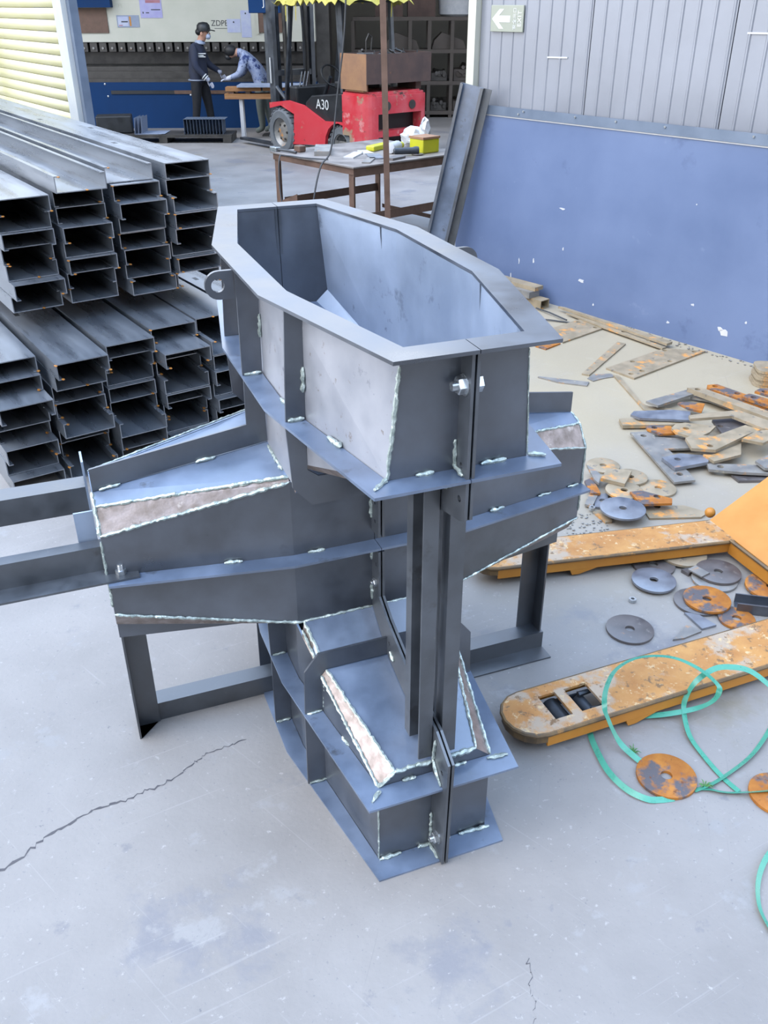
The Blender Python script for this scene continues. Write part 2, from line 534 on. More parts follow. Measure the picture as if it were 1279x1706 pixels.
struct(MB().box(-1.2, -1.04, .165, 5.0, 0, 4.6).build('wall_side', 'hallwall', None, (1.39, 6.95, 0), WA))

# exit sign
sg = thing('exit_sign', 'grey-green emergency exit sign with white arrow on the cladding wall', 'sign', (1.39, 6.95, 0), WA)
MB().box(-.935, -.605, .028, .0405, 1.905, 2.08).build('sign_board', 'signgreen', sg, bevel=.003)
ar = [(-.92, 1.99), (-.845, 2.055), (-.80, 2.055), (-.85, 2.012), (-.735, 2.012), (-.735, 1.968), (-.85, 1.968), (-.80, 1.925), (-.845, 1.925)]
MB().prism([(x, .0265, z) for x, z in ar], (0, .002, 0)).build('arrow', 'white', sg)
# lettering reads sideways, as on the photographed sign
Rt = Matrix.Rotation(PI / 2, 4, 'X') @ Matrix.Rotation(PI / 2, 4, 'Z')
text_mesh('安全出口', .036, 'lettering', 'white', sg, Matrix.Translation((-.688, .027, 1.992)) @ Rt)
text_mesh('EXIT', .052, 'lettering', 'white', sg, Matrix.Translation((-.638, .027, 1.992)) @ Rt)

# roller shutter and its post (far left)
DA = math.atan2(.815, -.58)
dr = struct(bpy.data.objects.new('door_1', None))
COL.objects.link(dr)
dr.location = (-3.14, 10.06, 0)
dr.rotation_euler = (0, 0, DA)
sl = MB()
prof = []
for k in range(9):
    t = k / 8
    prof.append((.022 * math.sin(PI * t) + .004, t * .104))
vs, fs = [], []
for y, z in prof:
    vs += [(0.0, y, z), (4.6, y, z)]
for y, z in reversed(prof):
    vs += [(0.0, y - .004, z), (4.6, y - .004, z)]
n = len(vs) // 2
for k in range(n):
    k2 = (k + 1) % n
    fs.append((2 * k, 2 * k + 1, 2 * k2 + 1, 2 * k2))
fs.append(tuple(2 * k for k in range(n)))
fs.append(tuple(2 * k + 1 for k in reversed(range(n))))
slat_me = MB().add(vs, fs).mesh('slat', 'shutter')
for p in slat_me.polygons:
    p.use_smooth = len(p.vertices) == 4
for k in range(33):
    o = bpy.data.objects.new('slat', slat_me)
    COL.objects.link(o)
    o.parent = dr
    o.location = (.0, 0, .01 + k * .108)
pb = MB().box(-.27, -.02, -.03, .11, 0, 4.2)
pb.box(-.36, -.27, -.02, .06, 0, 4.2, 1)
struct(pb.build('trim_4', ['postpaint', 'rail'], None, (-3.14, 10.06, 0), DA))

# hall around the machines in the background
struct(MB().box(-12, 9, 25, 25.2, 0, 4.4).build('wall_back', 'hallwall'))
struct(MB().box(-12.2, -12, 11, 25.2, 0, 4.4).build('wall_left', 'hallwall'))
struct(MB().box(-12.2, 9, 16.5, 25.2, 4.4, 4.55).build('unseen_ceiling', 'roof'))  # unseen hall roof, put in to keep daylight off the background
struct(MB().box(9, 9.2, 9, 25.2, 0, 4.4).build('wall_hall_right', 'hallwall'))
struct(MB().box(-3, 14, -5.2, -5, 0, 6.5).build('unseen_wall_front', 'hallwall'))  # unseen wall behind the camera, added to darken reflections in the mould
# ------------------------------------------------------------------ the steel mould
TOTAL = 1.525
mo = thing('steel_mould', 'large welded grey steel formwork mould standing in the middle of the concrete floor', 'mould', (-.0918, 2.344, 0), math.radians(21.02))

def half(o, sx, g=.001):
    we, L, wm, lm = o
    return [(sx * g, -L), (sx * we, -L), (sx * wm, -lm), (sx * wm, lm), (sx * we, L), (sx * g, L)]

def ring(name, outer, inner, z, t, m='steel', lab=None):
    for sx in (-1, 1):
        po = half(outer, sx) + half(inner, sx)[::-1]
        o = MB().prism([(x, y, z) for x, y in po], (0, 0, t)).build(name, m, mo)
        if lab:
            o['label'] = lab

WT = (.140, .712, .243, .255)
WB = (.163, .700, .250, .243)
LB = (.165, .640, .237, .140)
ring('top_flange', (.180, .773, .306, .258), (.132, .704, .236, .250), 1.517, .008)
ring('belt_flange', (.215, .762, .307, .239), (WB[0] + .001, WB[1] + .001, WB[2] + .001, WB[3]), 1.232, .007, 'steel_blue')
ring('belt_flange', (.217, .709, .292, .137), (LB[0] + .001, LB[1] + .001, LB[2] + .001, LB[3]), .282, .007, 'steel_blue')
ring('base_flange', (.190, .708, .295, .145), (LB[0] + .001, LB[1] + .001, LB[2] + .001, LB[3]), .0, .006, 'steel_blue')

def xside(o, y):
    we, L, wm, lm = o
    return we + (wm - we) * (L - y) / (L - lm) if y > lm else wm

def block(upper):
    o = WB if upper else LB
    zz = (lambda z: TOTAL - z) if upper else (lambda z: z)
    we, L, wm, lm = o
    wt = WT if upper else LB
    zt = 1.516 if upper else .0
    ys = [L, .3, max(.182, lm) if upper else .182]
    sz = [.287, .42, .50]
    rz = [.327, .437, .532]
    sx_ = [xside(o, y) for y in ys]
    rx = [we - .045, sx_[1] - .016, sx_[2] - .008]
    se = [sz[0], sz[1], .50 if upper else .479]
    cen = (0, 0, zz(.2))
    for sx in (-1, 1):
        for sy in (-1, 1):
            pale = 'steel_pale' if (sx < 0 and upper) else 'steel'  # left side paler: the light falling on it is painted in
            # end plate
            MB().plate([(sx * .001, sy * wt[1], zt), (sx * wt[0], sy * wt[1], zt), (sx * we, sy * L, zz(sz[0])), (sx * rx[0], sy * L, zz(rz[0])), (sx * .001, sy * L, zz(rz[0]))], .006, cen, 0, 1).build('end_plate', 'steel', mo)
            # tapered side plate
            MB().plate([(sx * wt[0], sy * wt[1], zt), (sx * wt[2], sy * wt[3], zt), (sx * wm, sy * lm, zz(sz[2])), (sx * sx_[1], sy * .3, zz(sz[1])), (sx * we, sy * L, zz(sz[0]))], .006, cen, 0, 1).build('side_plate', ['steel_in', pale], mo)
            # sloped roof / underside in two bends, and its chamfer strips
            for k in (0, 1):
                y0, y1 = ys[k], ys[k + 1]
                MB().plate([(sx * .001, sy * y0, zz(rz[k])), (sx * rx[k], sy * y0, zz(rz[k])), (sx * rx[k + 1], sy * y1, zz(rz[k + 1])), (sx * .001, sy * y1, zz(rz[k + 1]))], .006, (0, 0, zz(.1))).build('slope_plate', 'steel_blue', mo)
                MB().plate([(sx * rx[k], sy * y0, zz(rz[k])), (sx * sx_[k], sy * y0, zz(se[k])), (sx * sx_[k + 1], sy * y1, zz(se[k + 1])), (sx * rx[k + 1], sy * y1, zz(rz[k + 1]))], .006, (0, 0, zz(.1)), 0, 1).build('chamfer_strip', ['steel_in', 'ground_edge'], mo)
        # middle side plate
        MB().plate([(sx * wt[2], -wt[3], zt), (sx * wt[2], wt[3], zt), (sx * wm, lm, zz(sz[2])), (sx * wm, -lm, zz(sz[2]))], .006, cen, 0, 1).build('side_plate', ['steel_in', 'steel_pale' if (sx < 0 and upper) else 'steel'], mo)
block(True)
block(False)

# middle body with the two arms
ZC = TOTAL / 2
cr = dict(x=.24, hw=.18, v=.231, fl=.168, tp=.242, rg=.275)
en = dict(x=.735, hw=.10, v=.126, fl=.055, tp=.190, rg=.208)
for sx in (-1, 1):
    for sy in (-1, 1):
        MB().plate([(sx * .001, sy * .18, ZC - .231), (sx * .24, sy * .18, ZC - .231), (sx * .24, sy * .18, ZC + .231), (sx * .001, sy * .18, ZC + .231)], .006, (0, 0, ZC)).build('core_plate', 'steel', mo)
        MB().plate([(sx * cr['x'], sy * cr['hw'], ZC - cr['v']), (sx * en['x'], sy * en['hw'], ZC - en['v']), (sx * en['x'], sy * en['hw'], ZC + en['v']), (sx * cr['x'], sy * cr['hw'], ZC + cr['v'])], .006, (0, 0, ZC)).build('arm_side_plate', 'steel', mo)
        for sz in (-1, 1):
            # the far half of the left arm's top sits a little proud
            far = sx < 0 and sy > 0 and sz > 0
            cf, ct = (.195, .298) if far else (cr['fl'], cr['tp'])
            ef, et = (.06, .240) if far else (en['fl'], en['tp'])
            MB().plate([(sx * cr['x'], sy * cr['hw'], ZC + sz * cr['v']), (sx * en['x'], sy * en['hw'], ZC + sz * en['v']), (sx * en['x'], sy * ef, ZC + sz * et), (sx * cr['x'], sy * cf, ZC + sz * ct)], .006, (0, 0, ZC), 0, 1).build('chamfer_strip', ['steel_in', 'ground_edge'], mo)
            MB().plate([(sx * cr['x'], sy * cf, ZC + sz * ct), (sx * en['x'], sy * ef, ZC + sz * et), (sx * en['x'], sy * .001, ZC + sz * en['rg']), (sx * cr['x'], sy * .001, ZC + sz * cr['rg'])], .006, (0, 0, ZC)).build('arm_top_plate' if sz > 0 else 'arm_bottom_plate', 'steel_blue', mo)
        # belt along the arm side
        MB().prism([(sx * .001, sy * .1805, .757), (sx * .001, sy * .236, .757), (sx * .252, sy * .236, .757), (sx * .738, sy * .152, .757), (sx * .736, sy * .1005, .757), (sx * .2405, sy * .1805, .757)], (0, 0, .007)).build('arm_belt', 'steel_blue', mo)
    e = en
    MB().plate([(sx * .735, -e['hw'], ZC - e['v']), (sx * .735, -e['fl'], ZC - e['tp']), (sx * .735, e['fl'], ZC - e['tp']), (sx * .735, e['hw'], ZC - e['v']), (sx * .735, e['hw'], ZC + e['v']), (sx * .735, e['fl'], ZC + e['tp']), (sx * .735, -e['fl'], ZC + e['tp']), (sx * .735, -e['hw'], ZC + e['v'])], .006, (0, 0, ZC)).build('arm_end_plate', 'steel', mo)

# stiffener ribs
def rib(name, poly_xz, y, t=.007):
    for sx in (-1, 1):
        MB().prism([(sx * x, y - t / 2, z) for x, z in poly_xz], (0, t, 0)).build(name, 'steel', mo)
rib('rib_plate', [(.251, 1.240), (.305, 1.240), (.302, 1.516), (.244, 1.516)], 0)
rib('rib_plate', [(.251, 1.231), (.303, 1.231), (.306, 1.097), (.733, 1.038), (.733, .973), (.251, 1.040)], 0)
rib('rib_plate', [(.238, .007), (.293, .007), (.291, .281), (.238, .281)], 0)
rib('rib_plate', [(.238, .290), (.291, .290), (.293, .43), (.733, .487), (.733, .552), (.238, .484)], 0)
for sy in (-1, 1):
    rib('rib_plate', [(.232, 1.240), (.280, 1.240), (.268, 1.516), (.217, 1.516)], sy * .335)
    rib('rib_plate', [(.233, 1.231), (.281, 1.231), (.272, 1.06), (.225, 1.005), (.003, 1.005), (.003, 1.083), (.205, 1.083), (.232, 1.104)], sy * .335)
    rib('rib_plate', [(.213, .007), (.271, .007), (.268, .281), (.210, .281)], sy * .3)
    rib('rib_plate', [(.212, .290), (.267, .290), (.262, .444), (.219, .500), (.003, .502), (.003, .441), (.197, .440), (.212, .423)], sy * .3)

# bolted split flanges (two plates back to back on the parting plane)
up_p = [(-.701, 1.516), (-.7575, 1.516), (-.7575, 1.14), (-.735, 1.128), (-.66, 1.112), (-.50, 1.058), (-.30, 1.022), (-.236, .955), (-.236, .80), (-.181, .80), (-.181, .99), (-.30, 1.084), (-.700, 1.194)]
lo_p = [(-.641, .007), (-.722, .007), (-.735, .396), (-.655, .446), (-.50, .478), (-.30, .560), (-.236, .600), (-.236, .752), (-.181, .752), (-.181, .536), (-.30, .441), (-.641, .329)]
for sx in (-1, 1):
    for sy in (-1, 1):
        hu = [(sy * -.73, 1.44, .007), (sy * -.73, 1.26, .007), (sy * -.728, 1.18, .008), (sy * -.209, .90, .006), (sy * -.209, .84, .006)]
        hl = [(sy * -.70, .34, .007), (sy * -.69, .085, .007), (sy * -.215, .70, .006), (sy * -.209, .635, .006), (sy * -.32, .49, .006)]
        f = (lambda u, v, w, sx=sx: (sx * (.0025 + w), u, v))
        MB().holed([(sy * y, z) for y, z in up_p], hu, .007, f).build('split_flange', 'steel_edge', mo)
        MB().holed([(sy * y, z) for y, z in lo_p], hl, .007, f).build('split_flange', 'steel_edge', mo)

def bolt(y, z, s=1.0):
    b = MB().lathe([(.008 * s, -.034 * s), (.009 * s, -.032 * s), (.009 * s, .022 * s), (.008 * s, .024 * s)], 12, (0, y, z), 'x').build('bolt', 'zinc', mo, smooth=True)
    MB().lathe([(.015 * s, -.024 * s), (.0165 * s, -.022 * s), (.0165 * s, -.0115), (.015 * s, -.010)], 6, (0, y, z), 'x').build('nut', 'zinc', b)
    MB().lathe([(.020 * s, -.012), (.020 * s, -.0098)], 16, (0, y, z), 'x').build('washer', 'zinc', b)
    MB().lathe([(.0165 * s, .010), (.0165 * s, .022 * s)], 6, (0, y, z), 'x').build('bolt_head', 'zinc', b)
bolt(-.73, 1.44, 1.15)
bolt(-.69, .085, 1.0)
bolt(-.209, .635, .7)

# lifting lugs
for sx in (-1, 1):
    pl = [(sx * .306, 1.446)]
    for k in range(13):
        a = -PI / 2 + PI * k / 12
        pl.append((sx * (.343 + .036 * math.cos(a)), 1.482 + .036 * math.sin(a)))
    pl.append((sx * .307, 1.518))
    MB().holed(pl, [(sx * .346, 1.482, .017)], .012, lambda u, v, w: (u, w + .004, v), seg=20).build('lifting_lug', 'steel', mo)

# tie angles between upper and lower block, near the parting plane
def angle_bar(name, x, y, z0, z1, lx, ly, t=.006, m='steel_edge', parent=None):
    """vertical angle: corner at (x,y), flanges lx along x and ly along y"""
    b = MB()
    b.prism([(x, y, z0), (x + lx, y, z0), (x + lx, y + math.copysign(t, ly), z0), (x + math.copysign(t, lx), y + math.copysign(t, ly), z0), (x + math.copysign(t, lx), y + ly, z0), (x, y + ly, z0)], (0, 0, z1 - z0))
    return b.build(name, m, parent or mo)
for sy in (-1, 1):
    angle_bar('tie_angle', -.012, sy * .638, .345, 1.178, -.038, -sy * .04)
    angle_bar('tie_angle', .016, sy * .638, .345, 1.178, .040, -sy * .04)
    angle_bar('tie_angle', -.050, sy * .575, .372, 1.155, .030, -sy * .035)
    angle_bar('tie_angle', .050, sy * .575, .372, 1.155, -.030, -sy * .035)

# legs and floor rails under the arm ends
def leg_set(sx, y):
    t = .006
    b = MB()
    xa, xb = sx * .728, sx * .652
    b.prism([(xa, y, .0), (xb, y, .0), (xb, y + t, .0), (xa - sx * t, y + t, .0), (xa - sx * t, y - .062, .0), (xa, y - .062, .0)], (0, 0, .553))
    b.build('leg', 'steel_edge', mo)
    c = MB()
    xi = sx * .245
    c.box(min(xa, xi), max(xa, xi), y + t, y + 2 * t, 0.0, .072)
    c.box(min(xa, xi), max(xa, xi), y + 2 * t, y + .072, .066, .072)
    c.build('floor_rail', 'steel_edge', mo)
leg_set(-1, .15)
def leg_right():
    t = .006
    y = .10
    MB().prism([(.735, y, 0), (.735, y - .06, 0), (.735 - t, y - .06, 0), (.735 - t, y - t, 0), (.665, y - t, 0), (.665, y, 0)], (0, 0, .553)).build('leg', 'steel_edge', mo)
    c = MB()
    c.box(.245, .742, y - .068, y - .062, .0, .072)
    c.box(.245, .742, y - .135, y - .068, .0, .006)
    c.box(.245, .742, y - .062, y - .004, .066, .072)
    c.build('floor_rail', 'steel_edge', mo)
leg_right()

# long angles bolted to the left arm
b = MB().box(-1.75, -.672, -.076, -.070, .764, .845)
b.box(-1.75, -.655, -.140, -.076, .7645, .7705)
b.box(-1.75, -.672, -.070, -.036, .839, .845)
b.build('long_angle', 'steel_edge', mo)
b = MB().box(-1.75, -.748, .098, .104, .862, .940)
b.box(-1.75, -.748, .104, .168, .934, .940)
b.build('long_angle', 'steel_edge', mo)
b = MB().box(-.792, -.742, -.03, -.024, .825, .93)
b.build('bracket_plate', 'steel_in', mo)
b = MB().box(-.748, -.742, .088, .16, .86, 1.02)
b.build('bracket_plate', 'steel_in', mo)
for (x, y, z) in ((-.70, -.108, .7706),):
    q = MB().lathe([(.008, -.03), (.008, .026), (.007, .028)], 10, (x, y, z), 'z').build('bolt', 'zinc', mo, smooth=True)
    MB().lathe([(.0145, .0), (.0145, .012)], 6, (x, y, z), 'z').build('nut', 'zinc', q)
q = MB().lathe([(.007, -.04), (.008, -.038), (.008, .012)], 10, (-.752, .005, .85), 'x').build('bolt', 'zinc', mo, smooth=True)
MB().lathe([(.0145, -.02), (.0145, -.003)], 6, (-.752, .005, .85), 'x').build('nut', 'zinc', q)

# weld beads
def weld(pts, r=.006, seed=0, name='weld_bead'):
    rnd = random.Random(seed * 13 + len(pts))
    P, R = [], []
    for i in range(len(pts) - 1):
        a, c = Vector(pts[i]), Vector(pts[i + 1])
        n = max(2, int((c - a).length / .008))
        for k in range(n):
            j = r * .25
            P.append(a.lerp(c, k / n) + Vector((rnd.uniform(-j, j), rnd.uniform(-j, j), rnd.uniform(-j, j))))
            R.append(r * rnd.uniform(.6, 1.15))
    P.append(Vector(pts[-1]))
    R.append(r * .5)
    R[0] = r * .4
    return MB().tube(P, R, 6).build(name, 'weld', mo, smooth=True)
ws = 1
Z2 = lambda z: TOTAL - z
LINES = [
    # upper block near-left corner and tacks on belt
    ([(-.142, -.711, 1.49), (-.164, -.702, 1.242)], .005),
    ([(.142, -.711, 1.49), (.164, -.702, 1.242)], .002),
    ([(-.10, -.706, 1.243), (-.06, -.706, 1.243)], .006), ([(.05, -.706, 1.243), (.11, -.706, 1.243)], .006),
    ([(.165, -.70, 1.243), (.20, -.72, 1.243)], .006), ([(-.165, -.70, 1.243), (-.205, -.735, 1.243)], .006),
    ([(-.012, -.704, 1.515), (-.012, -.706, 1.42)], .005), ([(-.012, -.704, 1.31), (-.012, -.704, 1.25), (-.012, -.745, 1.243)], .0055),
    ([(-.204, -.52, 1.243), (-.214, -.46, 1.243)], .008), ([(-.248, -.26, 1.243), (-.254, -.20, 1.243)], .006),
    ([(-.235, -.342, 1.243), (-.275, -.342, 1.243)], .006), ([(-.255, -.006, 1.243), (-.30, -.006, 1.243)], .006),
    ([(-.232, -.341, 1.37), (-.234, -.341, 1.31)], .006), ([(-.249, -.006, 1.40), (-.250, -.006, 1.34)], .006),
    ([(-.012, -.702, 1.225), (-.012, -.70, 1.20), (-.012, -.66, 1.175)], .005),
    # arm top
    ([(-.24, -.17, ZC + .243), (-.735, -.055, ZC + .191)], .006), ([(-.242, -.181, ZC + .231), (-.736, -.101, ZC + .126)], .006),
    ([(.24, -.17, ZC + .243), (.735, -.055, ZC + .191)], .005), ([(.242, -.181, ZC + .231), (.736, -.101, ZC + .126)], .004),
    ([(-.252, -.004, 1.03), (-.252, -.10, 1.025), (-.250, -.15, 1.018)], .006),
    ([(-.40, -.008, 1.020), (-.455, -.008, 1.011)], .006), ([(-.66, -.008, .985), (-.715, -.008, .977)], .005),
    ([(-.736, -.100, ZC + .126), (-.736, -.055, ZC + .19), (-.736, 0, ZC + .207)], .006), ([(-.737, -.100, ZC - .10), (-.737, -.10, ZC + .11)], .004),
    ([(.737, -.100, ZC - .10), (.737, -.10, ZC + .126), (.736, -.055, ZC + .19), (.736, .0, ZC + .207)], .004),
    ([(-.736, -.101, ZC - .126), (-.24, -.181, ZC - .231), (-.01, -.181, ZC - .231)], .005), ([(.736, -.101, ZC - .126), (.24, -.181, ZC - .231), (.01, -.181, ZC - .231)], .004),
    ([(-.38, -.163, .767), (-.43, -.155, .767)], .006), ([(-.15, -.185, .767), (-.20, -.185, .767)], .006),
    ([(.38, -.163, .767), (.43, -.155, .767)], .006), ([(.56, -.133, .767), (.61, -.125, .767)], .005), ([(.68, -.114, .767), (.72, -.107, .767)], .005),
    ([(-.011, -.184, .90), (-.011, -.184, .84)], .006), ([(-.011, -.184, .76), (-.011, -.184, .70)], .006), ([(-.011, -.184, .62), (-.011, -.184, .56)], .006),
    ([(-.242, .196, ZC + .300), (-.735, .061, ZC + .242)], .003),
    # lower block
    ([(-.12, -.641, .329), (-.01, -.641, .329)], .007), ([(.12, -.641, .329), (.01, -.641, .329)], .008),
    ([(-.12, -.641, .329), (-.197, -.305, .438)], .006), ([(-.166, -.641, .289), (-.213, -.305, .42)], .0055), ([(-.166, -.641, .289), (-.12, -.641, .329)], .007),
    ([(.12, -.641, .329), (.197, -.305, .438)], .005), ([(.166, -.641, .289), (.213, -.305, .42)], .005),
    ([(-.197, -.295, .439), (-.223, -.184, .532)], .006), ([(-.211, -.295, .425), (-.23, -.186, .505)], .005),
    ([(-.10, -.645, .292), (-.06, -.645, .292)], .006), ([(.05, -.645, .292), (.09, -.645, .292)], .006), ([(.15, -.655, .292), (.21, -.66, .292)], .007), ([(-.165, -.655, .292), (-.20, -.685, .292)], .006),
    ([(-.188, -.47, .292), (-.195, -.43, .292)], .007), ([(-.215, -.306, .292), (-.262, -.306, .292)], .005), ([(-.225, -.22, .292), (-.231, -.18, .292)], .006), ([(-.243, -.006, .292), (-.285, -.006, .292)], .005),
    ([(-.166, -.645, .009), (-.10, -.645, .009)], .007), ([(-.05, -.645, .009), (-.012, -.645, .009), (-.012, -.70, .009)], .006), ([(.02, -.645, .009), (.05, -.645, .009)], .005), ([(.08, -.645, .009), (.175, -.65, .009)], .007),
    ([(-.166, -.641, .28), (-.166, -.641, .01)], .003), ([(-.012, -.65, .14), (-.012, -.647, .02)], .005), ([(-.012, -.66, .42), (-.012, -.648, .34), (-.012, -.70, .292)], .005),
    ([(-.21, -.306, .01), (-.265, -.306, .01)], .005), ([(-.214, -.24, .01), (-.232, -.20, .01)], .006), ([(-.243, -.006, .01), (-.29, -.006, .01)], .006), ([(-.208, -.32, .40), (-.209, -.307, .30)], .005),
    ([(-.012, -.33, .47), (-.012, -.36, .455)], .006), ([(-.245, .15, .02), (-.245, .15, .07)], .006),
]
for i, (pts, r) in enumerate(LINES):
    weld(pts, r, i)
# ------------------------------------------------------------------ bundles of C-channels
CA = math.radians(34.5)
ce, ca = Vector((math.cos(CA), math.sin(CA), 0)), Vector((-math.sin(CA), math.cos(CA), 0))
CP = Vector((-1.83, 3.86, 0))
def channel_mesh(burrs, w=.25, h=.078, lip=.022, t=.0045, ln=6.0):
    o = [(0, 0), (lip, 0), (lip, t), (t, t), (t, h - t), (w - t, h - t), (w - t, t), (w - lip, t), (w - lip, 0), (w, 0), (w, h), (0, h)]
    m = MB()
    m.prism([(x, 0, z) for x, z in o], (0, ln, 0))
    for (x, y) in ((.06, .9), (.06, 2.4), (.19, 1.7)):
        m.prism([(x - .012, y - .03, h + .0003), (x + .012, y - .03, h + .0003), (x + .012, y + .03, h + .0003), (x - .012, y + .03, h + .0003)], (0, 0, .0005), 1)
    # burrs of rust on the sawn end
    rnd = random.Random(5)
    for (x, z) in [((lip, 0), (w - lip, 0), (0, h), (w, 0), (.1, h))[q] for q in burrs]:
        m.ball((x, .0, min(max(z, .0035), h - .0035)), (.008, .014, .0033), 8, 5, 2)
    return m.mesh('channel', ['channel', 'black', 'channel_rust'])
chans = [channel_mesh(q) for q in ((), (1,), (0, 1), (3,), (0, 2, 3), (1, 4))]
chan_rnd = random.Random(77)
ORD = ['first', 'second', 'third', 'fourth', 'fifth', 'sixth', 'seventh', 'eighth', 'ninth']
def place_channel(s, z, off, flip, label, grp, skew=0, tilt=0):
    o = bpy.data.objects.new('c_channel', chan_rnd.choice(chans))
    COL.objects.link(o)
    p = CP + ce * s + ca * off
    if flip:
        p = p + ce * .25
    o.location = (p.x, p.y, z + (.078 if flip else 0))
    o.rotation_euler = (0, PI if flip else 0, CA + skew)
    tag(o, label, 'steel channel', grp)
    return o
rnd = random.Random(21)
low_cols = [0.0, .285, .566, .842, 1.115, 1.385]
front = {(0, 7): .06, (1, 7): -.12, (2, 7): .0, (3, 7): .12, (4, 7): .15}
for ci, s in enumerate(low_cols):
    for r in range(8):
        off = front.get((ci, r), rnd.uniform(-.07, .09))
        if r in (5,) and ci in (0, 1):
            off -= .05
        rowname = ORD[7 - r]
        place_channel(s + rnd.uniform(-.005, .005), .001 + r * .0802, off, (r + ci) % 3 == 1 and r < 7,
                      'lower bundle steel C-channel, %s column from left, %s row from top' % (ORD[ci], rowname), 'channels of the lower bundle')
up_cols = [.275, .562, .850, 1.145]
for ci, s in enumerate(up_cols):
    for r in range(7):
        off = .4 + rnd.uniform(-.05, .06)
        place_channel(s + rnd.uniform(-.005, .005) + (.028 - .004 * r if ci == 2 else 0), .745 + r * .0802, off, (r * 2 + ci) % 3 == 1 and r not in (6,) or (r == 0 and ci in (0, 2)),
                      'upper bundle steel C-channel, %s column from left, %s full row from top' % (ORD[ci], ORD[6 - r]), 'channels of the upper bundle')
place_channel(.555, 1.307, .34, True, 'upturned open C-channel lying on top of the upper bundle, left of the other upturned one', 'channels on top of the upper bundle')
place_channel(.845, 1.307, .47, True, 'upturned open C-channel on top of the upper bundle beside the single closed top channel', 'channels on top of the upper bundle')
place_channel(1.145, 1.307, .42, False, 'single closed C-channel on the top right of the upper bundle', 'channels on top of the upper bundle')
for k, d in enumerate((.95, 3.0, 5.2)):
    p = CP + ce * .22 + ca * (.4 + d)
    tag(MB().box(0, 1.2, -.05, .05, 0, .1).build('timber_bearer', 'timber', None, (p.x, p.y, .644), CA), ['timber bearer nearest the camera between the two channel bundles', 'middle timber bearer between the two channel bundles', 'rear timber bearer between the two channel bundles'][k], 'timber', 'timber bearers')

